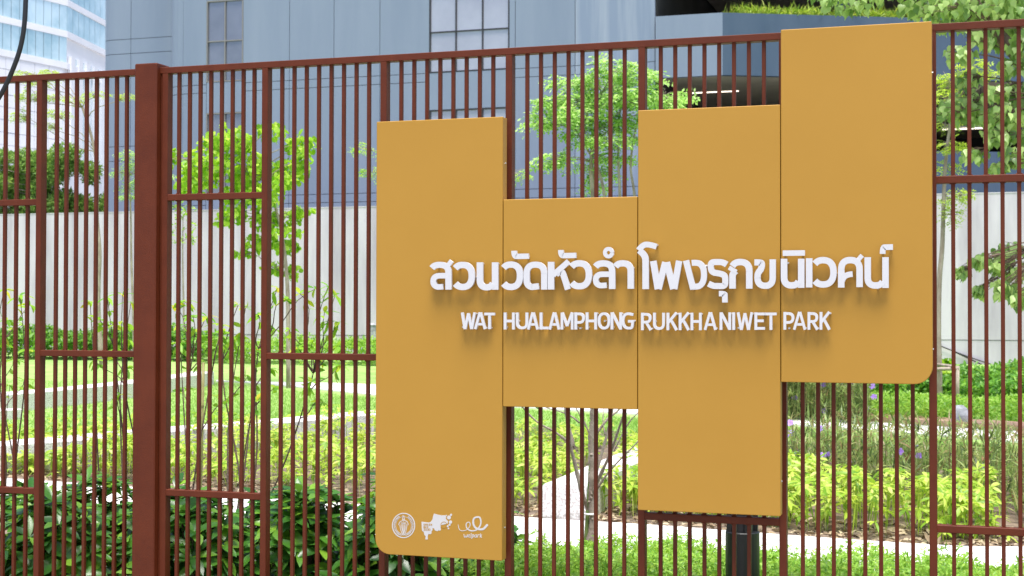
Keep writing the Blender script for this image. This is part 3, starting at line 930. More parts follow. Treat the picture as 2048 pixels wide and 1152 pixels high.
# elephant head with rider, outlined
pr.line([(385, 470), (392, 430), (430, 412), (450, 405), (475, 412), (508, 430), (512, 470)], 9)
pr.line([(400, 470), (410, 540), (440, 600), (452, 606), (470, 590), (488, 530), (498, 465)], 8)
pr.line([(430, 430), (436, 500), (444, 585)], 9); pr.line([(470, 430), (464, 500), (456, 585)], 9)
pr.line([(450, 415), (450, 595)], 5); pr.line([(415, 455), (425, 520), (440, 560)], 6); pr.line([(486, 455), (476, 520), (462, 560)], 6)
pr.line([(412, 440), (450, 455), (490, 440)], 6)
pr.line([(438, 400), (436, 372), (446, 352), (440, 335)], 8); pr.line([(456, 402), (462, 380), (452, 358), (456, 345)], 8); pr.line([(430, 395), (468, 395)], 8)
for sx in (-1, 1):
    for q in range(4):
        cx = 450 + sx * (34 + q * 17); cy = 596 - q * 10
        pr.line(circ(cx, cy, 11, 11, 0, 300, 10), 5, False)
    pr.line([(450 + sx * 10, 600), (450 + sx * 40, 612), (450 + sx * 70, 590)], 6)
pr.mb.build('emblem', M['print'], sign)
pr = Print(YP)
pr.poly([(858, 315), (905, 330), (960, 340), (1010, 338), (1022, 352), (1015, 385), (1045, 420), (1040, 450), (950, 470), (945, 500), (950, 530), (940, 545), (918, 540), (900, 552), (870, 540), (858, 515), (838, 510), (838, 540), (825, 548), (824, 580), (805, 595), (790, 585), (778, 600), (772, 625), (777, 660), (745, 664), (742, 640), (748, 622), (728, 600), (720, 560), (697, 545), (690, 425), (790, 436), (815, 425), (838, 390), (845, 350)])
for x, y, r in ((1058, 368, 26), (1085, 333, 15), (1078, 430, 22), (1025, 342, 8), (1040, 485, 14), (1052, 515, 11), (1066, 466, 14)):
    pr.disc(x, y, r)
lo = pr.mb.build('map_emblem', M['print'], sign)
pg = Print(YP - .0004)
pg.line(circ(990, 468, 41, 41, 20, 380, 30), 7, False)
SEG = {'G': [[(.9, .15), (.3, 0), (.1, .5), (.3, 1), (.9, .85), (.9, .5), (.55, .5)]], 'R': [[(.1, 1), (.1, 0)], [(.1, .05), (.8, .05), (.8, .5), (.1, .5)], [(.45, .5), (.85, 1)]],
       'E': [[(.15, 0), (.15, 1)], [(.15, .05), (.85, .05)], [(.15, .5), (.75, .5)], [(.15, .95), (.85, .95)]], 'N': [[(.1, 1), (.1, 0)], [(.1, 0), (.85, 1)], [(.85, 1), (.85, 0)]],
       'B': [[(.1, 1), (.1, 0)], [(.1, .05), (.75, .05), (.75, .48), (.1, .48)], [(.1, .5), (.85, .5), (.85, .95), (.1, .95)]], 'K': [[(.1, 1), (.1, 0)], [(.1, .55), (.85, 0)], [(.35, .45), (.9, 1)]],
       '2': [[(.1, .2), (.3, 0), (.8, .05), (.8, .4), (.1, .95)], [(.1, .95), (.9, .95)]], '0': [[(.5, 0), (.1, .1), (.1, .9), (.5, 1), (.9, .9), (.9, .1), (.52, 0)]], '3': [[(.1, .05), (.8, .0), (.85, .45), (.35, .48)], [(.35, .5), (.9, .5), (.85, 1.0), (.1, .95)]]}
for txt, x0, y0 in (('GREEN', 718, 452), ('BKK', 718, 486), ('2030', 718, 518)):
    for i, ch in enumerate(txt):
        for sgm in SEG[ch]:
            pg.line([(x0 + i * 24 + a * 19, y0 + b * 24) for a, b in sgm], 5.5, False)
pg.mb.build('lettering', M['gold'], lo)
pr = Print(YP)
SP = [(1181, 465), (1185, 510), (1215, 548), (1262, 546), (1305, 530), (1345, 480), (1338, 432), (1308, 430), (1285, 455), (1292, 510), (1335, 545), (1390, 548), (1440, 530), (1490, 460), (1480, 365), (1430, 360), (1385, 380), (1380, 450), (1410, 510), (1465, 528), (1520, 525), (1545, 495), (1570, 468)]
sp = smooth_path(SP, 5)
nS = len(sp)
for i in range(nS - 1):                            # pen line that widens to the right
    w0 = 7 + 24 * (i / nS) ** 1.3
    a, b = sp[i], sp[i + 1]; e = (b - a) / (np.linalg.norm(b - a) + 1e-9) * 2.5
    pr.line([a - e, b + e], w0, False)
pr.disc(1568, 472, 15)
for s in ([(1258, 590), (1262, 635), (1280, 630), (1284, 600), (1288, 634), (1306, 628), (1306, 594)],
          [(1316, 615), (1338, 604), (1330, 594), (1314, 612), (1322, 636), (1344, 626)],
          [(1356, 578), (1352, 618)], [(1350, 630), (1349, 637)],
          [(1372, 594), (1362, 655)], [(1370, 600), (1392, 594), (1392, 630), (1368, 634)],
          [(1424, 600), (1402, 598), (1402, 636), (1424, 630)], [(1427, 596), (1424, 628), (1434, 634)],
          [(1446, 596), (1442, 636)], [(1446, 606), (1458, 594), (1468, 600)],
          [(1480, 582), (1474, 636)], [(1500, 598), (1480, 616)], [(1480, 616), (1500, 638)]):
    pr.line(s, 9)
pr.mb.build('swirl_emblem', M['print'], sign)

# hanging cable in front of the fence, top left
cpth = [at(x, y, -.9) for x, y in [(-420, -900), (-160, -620), (10, -340), (52, -120), (52, 20), (44, 90), (22, 150), (0, 194), (-40, 250), (-120, 320), (-240, 360), (-420, 330)]]
tag(MB().tube(smooth_path(cpth, 8), .0105, 10).build('hanging_cable', M['rubber'], smooth=True), 'thick black cable looping down in front of the fence by the main post', 'cable')

# ================================================================== PLANTS
def spread(n, lo, hi):
    return rng.uniform(lo, hi, n)
def whorls(pos, up, k, L, W, prof, tilt=(0.2, 0.9), curl=.2, fold=.15, jit=.25):
    """k leaves round every shoot tip; up = shoot direction"""
    n = len(pos)
    up = unit(up)
    a = np.cross(up, np.array([0.31, 0.77, 0.2])); a = unit(a); b = np.cross(up, a)
    P, D, N = [], [], []
    ph = rng.uniform(0, 6.28, n)
    for i in range(k):
        t = ph + i * 2 * math.pi / k + rng.normal(0, jit, n)
        rad = a * np.cos(t)[:, None] + b * np.sin(t)[:, None]
        ti = rng.uniform(*tilt, n)[:, None]
        D.append(rad * np.cos(ti) + up * np.sin(ti)); N.append(up * np.cos(ti) - rad * np.sin(ti)); P.append(pos)
    P, D, N = map(np.concatenate, (P, D, N))
    m = len(P)
    return leaves(P, D, N, L * rng.uniform(.65, 1.15, m), W * rng.uniform(.7, 1.15, m), prof, curl * rng.uniform(.3, 1.6, m), fold)
def sprays(pos, d, nrm, L, pairs, lL, lW, droop=.25):
    """pinnate leaves: leaflet pairs along a rachis"""
    d = unit(d); nrm = unit(nrm - d * (nrm * d).sum(1, keepdims=True)); sdv = np.cross(d, nrm)
    P, D, N = [], [], []
    n = len(pos)
    L = np.broadcast_to(L, (n,))[:, None]
    for i in range(pairs):
        t = (i + .6) / pairs
        c = pos + d * L * t - nrm * (droop * L * t * t)
        for sg in (-1, 1):
            P.append(c); D.append(sdv * sg + d * .45 - nrm * .15 + rng.normal(0, .12, (n, 3))); N.append(nrm + rng.normal(0, .25, (n, 3)))
    P, D, N = map(np.concatenate, (P, D, N))
    m = len(P)
    return leaves(P, D, N, lL * rng.uniform(.7, 1.2, m), lW * rng.uniform(.8, 1.2, m), 'diam', .1, .1)
def limb(mb, p0, p1, r0, r1, wob=.06, n=6, sides=6, sag=0.0):
    p0, p1 = np.array(p0, float), np.array(p1, float)
    L = np.linalg.norm(p1 - p0)
    pts = []
    w = rng.normal(0, wob * L, (2, 3))
    for t in np.linspace(0, 1, n):
        pts.append(p0 + (p1 - p0) * t + w[0] * math.sin(math.pi * t) * .6 + w[1] * math.sin(2 * math.pi * t) * .4 + np.array([0, 0, sag * L * math.sin(math.pi * t)]))
    mb.tube(pts, list(np.linspace(r0, r1, n)), sides)
    return pts
def blob_points(c, r, n, shell=.35):
    v = rdir(n) * (rng.uniform(shell, 1, n) ** .5)[:, None]
    return np.array(c) + v * np.array(r)

def tree(name, label, base, trunk, r0, clusters, Y, leafkind, mat, bark='bark', cat='tree', group=None, stems=(), yjit=.5, forks=True, dens=1.0, lsize=1.0, spread_y=1.0):
    """trunk: list of (px,py) from the base up; clusters: (px, py, radius_px, vertical_radius_px) in plane Y"""
    k = ppm(Y)
    tp = [np.array(base, float)] + [at(x, y, Y) for x, y in trunk]
    t = thing(name, label, cat, tuple(base), group)
    wood = MB()
    pts = smooth_path(tp, 5)
    nn = len(pts)
    wood.tube(pts, list(np.linspace(r0, r0 * .45, nn)), 8)
    for sL in stems:
        q_ = [np.array(base, float) + np.array([rng.normal(0, .08), rng.normal(0, .08), 0])] + [at(x, y, Y) for x, y in sL]
        q_ = smooth_path(q_, 5); wood.tube(q_, list(np.linspace(r0 * .7, r0 * .25, len(q_))), 7)
    LP = []
    for (x, y, rx, ry) in clusters:
        c = at(x, y, Y) + np.array([0, rng.uniform(-yjit, yjit), 0])
        rx_, ry_ = rx / k, ry / k
        j = int(nn * rng.uniform(.5, .98)); src = pts[min(j, nn - 1)]
        best = min(range(int(nn * .35), nn), key=lambda q: np.linalg.norm(pts[q] - c) - .0 * q)
        if pts[best][2] > c[2] + .1:
            best = max(int(nn * .35), best - int(nn * .15))
        lp = limb(wood, pts[best], c, min(r0 * .32, .015), min(r0 * .10, .005), .07, 6, 5, .05)
        tw = blob_points(c, (rx_, rx_ * .9 * spread_y, ry_), max(4, int(9 * dens)), .3)
        for q in tw:
            limb(wood, lp[4], q, min(r0 * .10, .006), min(r0 * .04, .003), .06, 4, 4)
        vol = rx_ * ry_
        if leafkind == 'feather':
            n = int(95 * dens * max(.25, vol / .12))
            n = min(n, 420)
            P = blob_points(c, (rx_, rx_ * .9 * spread_y, ry_ * .62), n, .15)
            D = unit(P - c) * .8 + rdir(n) * .6; D[:, 2] *= .25
            LP.append(sprays(P, D, np.tile([0, 0, 1.0], (n, 1)) + rng.normal(0, .35, (n, 3)), .16 * lsize * rng.uniform(.7, 1.3, n), 4, .055 * lsize, .026 * lsize, .35))
        elif leafkind == 'round':
            n = min(int(150 * dens * max(.25, vol / .12)), 600)
            P = blob_points(c, (rx_, rx_ * .9 * spread_y, ry_), n, .1)
            D = unit(P - c) * .35 + rdir(n) * .6 + np.array([0, 0, -.55])
            Nn = rdir(n) + np.array([.1, -.5, .5])
            LP.append(leaves(P, D, Nn, .115 * lsize * rng.uniform(.6, 1.15, n), .095 * lsize * rng.uniform(.7, 1.1, n), 'round', .15, .1))
        elif leafkind == 'heart':
            n = min(int(85 * dens * max(.25, vol / .12)), 500)
            P = blob_points(c, (rx_, rx_ * .9 * spread_y, ry_), n, .1)
            D = unit(P - c) * .3 + rdir(n) * .4 + np.array([0, 0, -.9])
            Nn = rdir(n) * .8 + np.array([.1, -.8, .35])
            LP.append(leaves(P, D, Nn, .125 * lsize * rng.uniform(.6, 1.1, n), .10 * lsize * rng.uniform(.7, 1.1, n), 'heart', .18, .2))
        else:
            n = min(int(260 * dens * max(.25, vol / .12)), 900)
            P = blob_points(c, (rx_, rx_ * .9 * spread_y, ry_), n, .1)
            D = unit(P - c) * .5 + rdir(n) * .8
            LP.append(leaves(P, D, rdir(n) + np.array([0, 0, .7]), .10 * lsize * rng.uniform(.6, 1.2, n), .04 * lsize * rng.uniform(.7, 1.2, n), 'lance', .15, .15))
    wood.build('trunk', M[bark], t, True)
    o = link('crown', leaf_mesh('crown', LP, M[mat], ORI[t]), t)
    return t
def base_at(px, Y):
    p = at(px, 700, Y); return (p[0], Y, float(gz(p[0], Y)) - .02)

# ---- trees, from the boundary wall forward
def cl(x0, x1, y0, y1, n, r, ell=True):
    out = []
    while len(out) < n:
        x, y = rng.uniform(x0, x1), rng.uniform(y0, y1)
        if ell and ((x - (x0 + x1) / 2) / ((x1 - x0) / 2)) ** 2 + ((y - (y0 + y1) / 2) / ((y1 - y0) / 2)) ** 2 > 1: continue
        q = r * rng.uniform(.75, 1.25)
        out.append((x, y, q, q * rng.uniform(.55, .8)))
    return out
TY = 21.0
tree('round_leaved_tree', 'lime green tree with round hanging leaves in front of the concrete wall', base_at(577, TY), [(577, 640), (574, 540), (560, 440), (530, 350), (500, 290)], .05,
     [(455, 275, 45, 24), (405, 282, 36, 20), (540, 262, 34, 20), (585, 285, 36, 24), (362, 318, 24, 22), (430, 330, 55, 34), (500, 330, 55, 36), (560, 340, 45, 32), (608, 325, 24, 34),
      (395, 370, 45, 22), (470, 385, 40, 28), (540, 395, 40, 30), (585, 365, 30, 22), (480, 430, 34, 24), (530, 440, 34, 28), (570, 435, 26, 24), (505, 480, 38, 22), (555, 490, 34, 20), (590, 465, 34, 10), (470, 505, 22, 12), (545, 535, 26, 16), (580, 545, 16, 16), (440, 440, 26, 10), (605, 420, 30, 8), (495, 285, 42, 28), (368, 350, 26, 24), (615, 290, 20, 20), (510, 360, 50, 30), (425, 365, 40, 22), (380, 335, 40, 26)],
     TY, 'round', 'lf_lime', yjit=.5, dens=1.1, lsize=1.08)
TY = 22.0
tree('feathery_tree', 'tall feathery-leaved tree with several thin stems above the lower sign panel', base_at(1195, TY), [(1195, 640), (1190, 500), (1188, 400), (1180, 330), (1190, 260), (1200, 190)], .07,
     [(1240, 140, 42, 22), (1285, 160, 40, 24), (1190, 160, 40, 20), (1140, 165, 38, 18), (1215, 190, 55, 28), (1275, 200, 50, 28), (1330, 190, 36, 18), (1345, 208, 24, 14), (1150, 205, 50, 24), (1100, 200, 36, 16), (1080, 225, 26, 16), (1075, 250, 20, 8), (1120, 240, 40, 18), (1175, 235, 45, 24),
      (1160, 265, 30, 14), (1190, 285, 26, 16), (1230, 250, 34, 18), (1262, 240, 30, 20), (1235, 285, 40, 16), (1225, 315, 28, 18), (1125, 320, 26, 14), (1105, 326, 18, 8), (1170, 330, 16, 14), (1185, 372, 14, 14), (1265, 275, 30, 12), (1195, 345, 20, 14)],
     TY, 'feather', 'lf_feather', yjit=.5, dens=1.35, lsize=1.8, stems=[[(1210, 600), (1215, 450), (1205, 350), (1170, 290), (1140, 240)], [(1225, 600), (1240, 450), (1240, 380), (1235, 300), (1240, 220)], [(1235, 600), (1265, 450), (1272, 390), (1255, 320), (1280, 220)]])
w = MB()
TY = 23.0
tree('feathery_tree', 'lime feathery tree mostly hidden behind the sign panel that carries the printed emblems', base_at(900, TY), [(900, 600), (890, 480), (880, 400), (880, 330)], .05,
     [(735, 300, 20, 16), (745, 345, 22, 16), (790, 310, 50, 26), (850, 300, 55, 28), (920, 310, 55, 28), (980, 320, 45, 26), (1032, 345, 14, 16), (880, 350, 60, 28), (800, 360, 40, 24), (970, 370, 40, 22)],
     TY, 'feather', 'lf_lime', yjit=.4, dens=1.4)
TY = 26.0
tree('slender_tree', 'slender pale-barked tree with yellow feathery tufts at the left of the wall', base_at(205, TY), [(195, 640), (196, 560), (200, 500), (192, 430), (196, 360), (188, 280), (165, 215)], .075,
     [(70, 160, 40, 14), (45, 190, 26, 18), (30, 230, 20, 20), (115, 195, 26, 10), (160, 200, 26, 12), (130, 230, 26, 14), (205, 190, 24, 10), (245, 190, 18, 12), (95, 250, 20, 12), (60, 150, 24, 9), (95, 143, 20, 8), (110, 150, 20, 8)],
     TY, 'feather', 'lf_feather_y', yjit=.3, dens=1.8)
TY = 27.0
tree('small_feathery_tree', 'small green feathery tree between the main fence post and the slender tree', base_at(268, TY), [(268, 640), (262, 520), (262, 420), (258, 350)], .04,
     [(255, 310, 22, 14), (240, 345, 18, 14), (265, 330, 26, 16), (250, 375, 20, 12), (280, 360, 22, 14), (300, 320, 24, 16), (320, 350, 20, 14), (262, 395, 18, 8)], TY, 'feather', 'lf_feather', yjit=.3, dens=1.6)
TY = 28.0
tree('young_tree', 'young thin-stemmed tree with small hanging leaves against the wall beside the lime tree', base_at(368, TY), [(368, 640), (366, 560), (365, 500), (366, 440)], .03,
     [(365, 430, 18, 16), (352, 450, 16, 14), (385, 455, 14, 16), (368, 480, 20, 12), (392, 478, 8, 12), (355, 410, 16, 12), (380, 420, 16, 12)], TY, 'fine', 'lf_lime', yjit=.2, dens=.35, lsize=1.2)
TY = 40.0
tree('dense_tree', 'dense dark bushy tree standing above the wall before the glass tower', base_at(100, TY), [(100, 600), (98, 470), (105, 400), (110, 360)], .12,
     cl(-80, 190, 310, 470, 46, 32, False) + [(140, 330, 36, 20), (60, 340, 34, 20), (175, 350, 20, 20), (20, 370, 30, 24), (90, 335, 30, 22), (95, 380, 34, 26), (50, 405, 34, 24), (140, 400, 34, 24), (100, 425, 34, 20), (10, 320, 28, 18)], TY, 'fine', 'lf_dark', yjit=.8, dens=1.5, lsize=1.8)
# right side
TY = 19.0
tree('staked_sapling', 'staked sapling with pale trunk and yellow-green feathery leaves beside the sign', base_at(1879, TY), [(1878, 740), (1876, 664), (1878, 555), (1885, 499), (1887, 400), (1892, 300), (1905, 220)], .055,
     [(1905, 160, 28, 30), (1950, 150, 30, 16), (1985, 150, 22, 14), (1890, 200, 24, 24), (1945, 135, 20, 20), (1895, 290, 26, 16), (1890, 335, 24, 20), (1905, 400, 22, 10), (1925, 390, 12, 12), (1905, 430, 12, 24), (1890, 250, 20, 20), (1920, 300, 26, 10)],
     TY, 'feather', 'lf_feather_y', yjit=.25, dens=1.5, lsize=1.0)
TY = 14.0
tree('heart_leaved_tree', 'big tree with heart-shaped leaves reaching in from beyond the fence end', base_at(2330, TY), [(2320, 700), (2290, 480), (2220, 330), (2120, 200), (2010, 90), (1930, -20)], .17,
     [(1700, 5, 55, 24), (1760, -25, 60, 30), (1660, -15, 40, 20), (1850, 5, 50, 26), (1900, 15, 55, 28), (1960, 5, 60, 30), (2020, 15, 60, 30), (1830, -30, 60, 24), (1930, -40, 80, 30), (2050, -10, 60, 40), (1985, 45, 50, 20),
      (1960, 80, 36, 18), (1920, 115, 30, 18), (2030, 130, 30, 24), (1925, 195, 44, 26), (1960, 225, 36, 24), (1900, 225, 30, 22), (2005, 235, 40, 26), (2035, 255, 30, 28), (1990, 275, 30, 18), (1950, 310, 26, 12), (2030, 310, 28, 18), (2000, 335, 24, 10), (2020, 175, 30, 18), (2090, 200, 50, 60), (2090, 300, 50, 40),
      (2015, 500, 28, 20), (1990, 530, 16, 14), (2035, 540, 26, 20), (1960, 520, 18, 10), (2010, 575, 24, 16), (2040, 600, 18, 20), (1925, 540, 10, 8), (1960, 580, 8, 10), (2080, 560, 40, 40), (2000, 70, 40, 22), (2042, 90, 30, 24), (1935, 150, 28, 18), (2040, 205, 30, 26), (1890, 40, 30, 16), (1925, 30, 40, 20), (2040, 45, 40, 22), (1990, 190, 26, 16)],
     TY, 'heart', 'lf_bodhi', bark='bark_dark', yjit=.35, dens=1.9, lsize=1.0)  # darker bark colour stands in for shade on this tree's limbs
# planter shrubs on the upper deck parapet
for i, (x, r) in enumerate([(1495, 22), (1535, 26), (1580, 26), (1625, 24), (1690, 28), (1750, 30), (1800, 20)]):
    pc_ = C0 + (at(x, 20, 36.2) - C0) * 1.0
    tpar = (x - 1445) / (1813 - 1445)
    p = C0 + (CR1 - C0) * tpar + off(C0, CR, .45)
    p[2] = zU1 - .1
    t = thing('planter_shrub', 'bright yellow-green tufted shrub in the car park planter', 'shrub', tuple(p), 'shrubs along the upper car park parapet')
    n = 230
    P = p + rng.normal(0, 1, (n, 3)) * np.array([.26, .14, .08]) + np.array([0, 0, .16])
    D = rdir(n) * .8 + np.array([0, -.3, .7])
    link('foliage', leaf_mesh('foliage', [leaves(P, D, rdir(n), .28 * rng.uniform(.6, 1.1, n), .035, 'lance', .3, .1)], M['lf_sche'], ORI[t]), t)
    MB().box(p[0] - .3, p[0] + .3, p[1] - .18, p[1] + .18, zU1 - 1.3, zU1 - .08).build('planter_box', M['navy'], t)

# ---- hedges against the wall
def mound(name, label, cat, x0, x1, Yc, depth, h, mat, n, L, W, prof='ell', kind=None, jagged=.15, ymin=None):
    p0, p1 = at(x0, 700, Yc), at(x1, 700, Yc)
    X = spread(n, p0[0], p1[0]); Yy = Yc + spread(n, -depth / 2, depth / 2)
    top = h * (1 + jagged * np.sin(X * 2.3 + 1) * np.cos(X * .9) + rng.normal(0, jagged * .35, n))
    edge = 1 - np.abs(Yy - Yc) / (depth / 2) * .35
    z = gz(X, Yy) + top * edge * (1 - rng.uniform(0, 1, n) ** 2.2 * .95)
    P = np.stack([X, Yy, z], 1)
    parts = [whorls(P[:n // 2], np.tile([0, -.25, 1.0], (n // 2, 1)) + rng.normal(0, .35, (n // 2, 3)), 4, L, W, prof)]
    m2 = n - n // 2
    parts.append(leaves(P[n // 2:], rdir(m2, .2), rdir(m2, .8), L * rng.uniform(.6, 1.1, m2), W, prof, .2, .15))
    if kind:
        o = link(name, leaf_mesh(name, parts, M[mat])); return tag(o, label, cat, kind=kind)
    t = thing(name, label, cat, ((p0[0] + p1[0]) / 2, Yc, float(gz(0, Yc))))
    link('foliage', leaf_mesh('foliage', parts, M[mat], ORI[t]), t)
    st = MB()
    for x in np.arange(p0[0] + .2, p1[0], .35):
        g0 = float(gz(x, Yc)); limb(st, (x, Yc, g0 - .03), (x + rng.normal(0, .1), Yc + rng.normal(0, .1), g0 + h * .7), .012, .006, .05, 4, 4)
    tag(st.build('stem', M['bark_dark'], t), kind='stuff')
    return t
mound('clipped_hedge', 'dark glossy green hedge along the wall behind the upper seat wall', 'hedge', -120, 432, 28.0, 1.5, .80, 'lf_hedge', 5200, .15, .06)
mound('low_hedge', 'light green low hedge along the wall behind the far path', 'hedge', 425, 1000, 27.5, 1.6, .62, 'lf_low', 4200, .12, .04)
mound('low_hedge', 'yellow-green low hedge at the wall foot behind the terracotta edging', 'hedge', 1735, 2350, 16.6, 2.6, .36, 'lf_low', 6000, .075, .028)
mound('tall_hedge', 'mid-green leafy hedge below the wall cables behind the staked sapling', 'hedge', 1690, 2350, 20.8, 3.6, .68, 'lf_hedge', 6500, .13, .05)
mound('round_leaved_shrub', 'bright round-leaved shrub growing around the staked sapling', 'shrub', 1835, 1905, 20.0, .8, .80, 'lf_lime', 420, .11, .08, 'round')

def vmound(name, label, cat, back, front, mat, n, h, maker, inset=.04, kind='stuff'):
    bk = np.array([ground(*p) for p in back]); fr = np.array([ground(*p) for p in front])
    k = np.linspace(0, 1, len(bk)); u = rng.uniform(0, 1, n); v = rng.uniform(inset, 1 - inset, n)
    B_ = np.stack([np.interp(u, k, bk[:, i]) for i in range(3)], 1); F_ = np.stack([np.interp(u, k, fr[:, i]) for i in range(3)], 1)
    P = B_ * (1 - v)[:, None] + F_ * v[:, None]
    P[:, 2] = gz(P[:, 0], P[:, 1])
    parts = maker(P, h)
    o = link(name, leaf_mesh(name, parts, M[mat])); return tag(o, label, cat, kind=kind)
def schef(P, h):
    n = len(P)
    lump = .72 + .28 * np.sin(P[:, 0] * 3.1) * np.sin(P[:, 1] * 2.7 + 1)
    z = h * lump * (1 - rng.uniform(0, 1, n) ** 2 * .8)
    T = P + np.stack([rng.normal(0, .03, n), rng.normal(0, .03, n), z], 1)
    up = np.tile([0, -.15, 1.0], (n, 1)) + rng.normal(0, .3, (n, 3))
    a = whorls(T, up, 7, .098, .029, 'ell', (-.25, .45), .35, .2)
    # bare stalks
    st = leaves(P, T - P, rdir(n), np.linalg.norm(T - P, axis=1), .012, 'diam', 0, 0)
    return [a, st]
def reeds(P, h):
    n = len(P)
    parts = []
    zb = rng.uniform(.1, .95, n) * h
    T = P + np.stack([rng.normal(0, .04, n), rng.normal(0, .04, n), zb], 1)
    parts.append(whorls(T, np.tile([0, 0, 1.0], (n, 1)) + rng.normal(0, .25, (n, 3)), 5, .16, .019, 'lance', (.35, 1.35), .3, .1))
    parts.append(leaves(P, T - P, rdir(n), np.linalg.norm(T - P, axis=1) * 1.05, .010, 'diam', 0, 0))
    return parts
def area(back, front):
    b = np.array([ground(*p) for p in back])[:, :2]; f = np.array([ground(*p) for p in front])[::-1, :2]
    q = np.concatenate([b, f]); x, y = q[:, 0], q[:, 1]
    return abs(np.dot(x, np.roll(y, 1)) - np.dot(y, np.roll(x, 1))) / 2
bL = ([(-80, 905), (0, 906), (150, 898), (330, 880), (544, 872), (760, 862)], [(-80, 950), (0, 955), (150, 966), (330, 980), (544, 996), (760, 1016)])
vmound('shrub_bed', 'yellow-green umbrella-leaved shrubs between the front path and the curved seat wall', 'ground cover', *bL, 'lf_sche', int(70 * area(*bL)), .42, schef)
bC = ([(770, 878), (900, 880), (1020, 880), (1230, 882)], [(770, 1018), (900, 1026), (1020, 1036), (1100, 1018)])
vmound('shrub_bed', 'yellow-green umbrella-leaved shrubs left of the straight granite block', 'ground cover', *bC, 'lf_sche', int(58 * area(*bC)), .40, schef)
bR = ([(1270, 930), (1400, 960), (1560, 985), (1700, 1000), (1850, 1010), (1990, 1030)], [(1190, 1040), (1400, 1055), (1560, 1066), (1700, 1084), (1850, 1096), (1990, 1098)])
vmound('shrub_bed', 'yellow-green umbrella-leaved shrubs in front of the purple-flowered bed', 'ground cover', *bR, 'lf_sche', int(86 * area(*bR)), .46, schef)
bK = ([(1262, 915), (1300, 915), (1360, 915)], [(1185, 1040), (1250, 1050), (1330, 1054)])
vmound('shrub_bed', 'yellow-green umbrella-leaved shrubs right of the straight granite block', 'ground cover', *bK, 'lf_sche', int(75 * area(*bK)), .40, schef)
fR = ([(1500, 925), (1650, 935), (1800, 945), (1950, 955), (2100, 960), (2250, 965)], [(1500, 975), (1650, 992), (1800, 1000), (1950, 1015), (2060, 1090), (2250, 1095)])
rb = vmound('flower_bed', 'narrow olive-leaved flowering bed behind the yellow-green shrubs', 'ground cover', *fR, 'lf_ruel', int(125 * area(*fR)), .58, reeds)
fR2 = ([(1480, 830), (1560, 828), (1640, 828), (1730, 832)], [(1480, 842), (1560, 844), (1640, 848), (1740, 856)])
rb2 = vmound('flower_bed', 'narrow-leaved flowering bed behind the far path edging', 'ground cover', *fR2, 'lf_ruel', 1900, .85, reeds)
def flower(px, py, Y, r, parent):
    p = at(px, py, Y)
    P = np.tile(p, (5, 1)); a = np.arange(5) * 2 * math.pi / 5 + rng.uniform(0, 1)
    ax = unit(np.array([[rng.normal(0, .3), -1, rng.uniform(.2, .8)]]))[0]
    u = unit(np.cross(ax, [0, 0, 1.0])[None])[0]; v = np.cross(ax, u)
    D = np.outer(np.cos(a), u) + np.outer(np.sin(a), v) + ax * .35
    link('flower', leaf_mesh('flower', [leaves(P, D, np.tile(ax, (5, 1)), r, r * .95, 'round', .2, .1)], M['petal']), parent)
for x, y in [(1590, 905), (1574, 868), (1583, 866), (1640, 858), (1800, 903), (1830, 890), (1838, 912), (1580, 846), (1655, 910), (1970, 932), (1592, 903), (1705, 925), (1640, 910)]:
    flower(x, y, float(rng.uniform(7.2, 8.0)), .034, rb)
for x, y in [(1576, 795), (1590, 796), (1646, 770), (1703, 770), (1745, 773), (1710, 789), (1748, 794), (1733, 815), (1672, 836), (1650, 822)]:
    flower(x, y, float(rng.uniform(15.2, 16.2)), .05, rb2)
# leaf litter on the soil along the front path
def litter(P, h):
    n = len(P); P = P + np.array([0, 0, .025]); D = rdir(n); D[:, 2] *= .3
    return [leaves(P, D, np.tile([0, 0, 1.0], (n, 1)) + rng.normal(0, .5, (n, 3)), .075 * rng.uniform(.5, 1.3, n), .03, 'ell', .3, .3)]
lB = ([(-80, 925), (300, 950), (760, 985), (1100, 1010), (1500, 1035), (1900, 1060), (2150, 1065)], [(-80, 952), (300, 980), (760, 1018), (1100, 1044), (1500, 1072), (1900, 1101), (2150, 1102)])
vmound('leaf_litter', 'brown fallen leaves on the bare soil along the front path', 'leaf litter', *lB, 'lf_litter', 3600, 0, litter)
# grass
def grass(P, h):
    n = len(P)
    return [leaves(P, np.stack([rng.normal(0, .45, n), rng.normal(0, .45, n), np.ones(n)], 1), rdir(n), .055 * rng.uniform(.6, 1.3, n), .012, 'diam', .3, 0)]
gB = ([(-120, 742), (432, 742), (750, 796), (1260, 836), (1600, 858), (2150, 905)], [(-120, 905), (200, 885), (544, 850), (1000, 880), (1600, 925), (2150, 970)])
vmound('grass', 'short sunlit lawn grass between the seat walls and paths', 'grass', *gB, 'lf_grass', 60000, 0, grass)

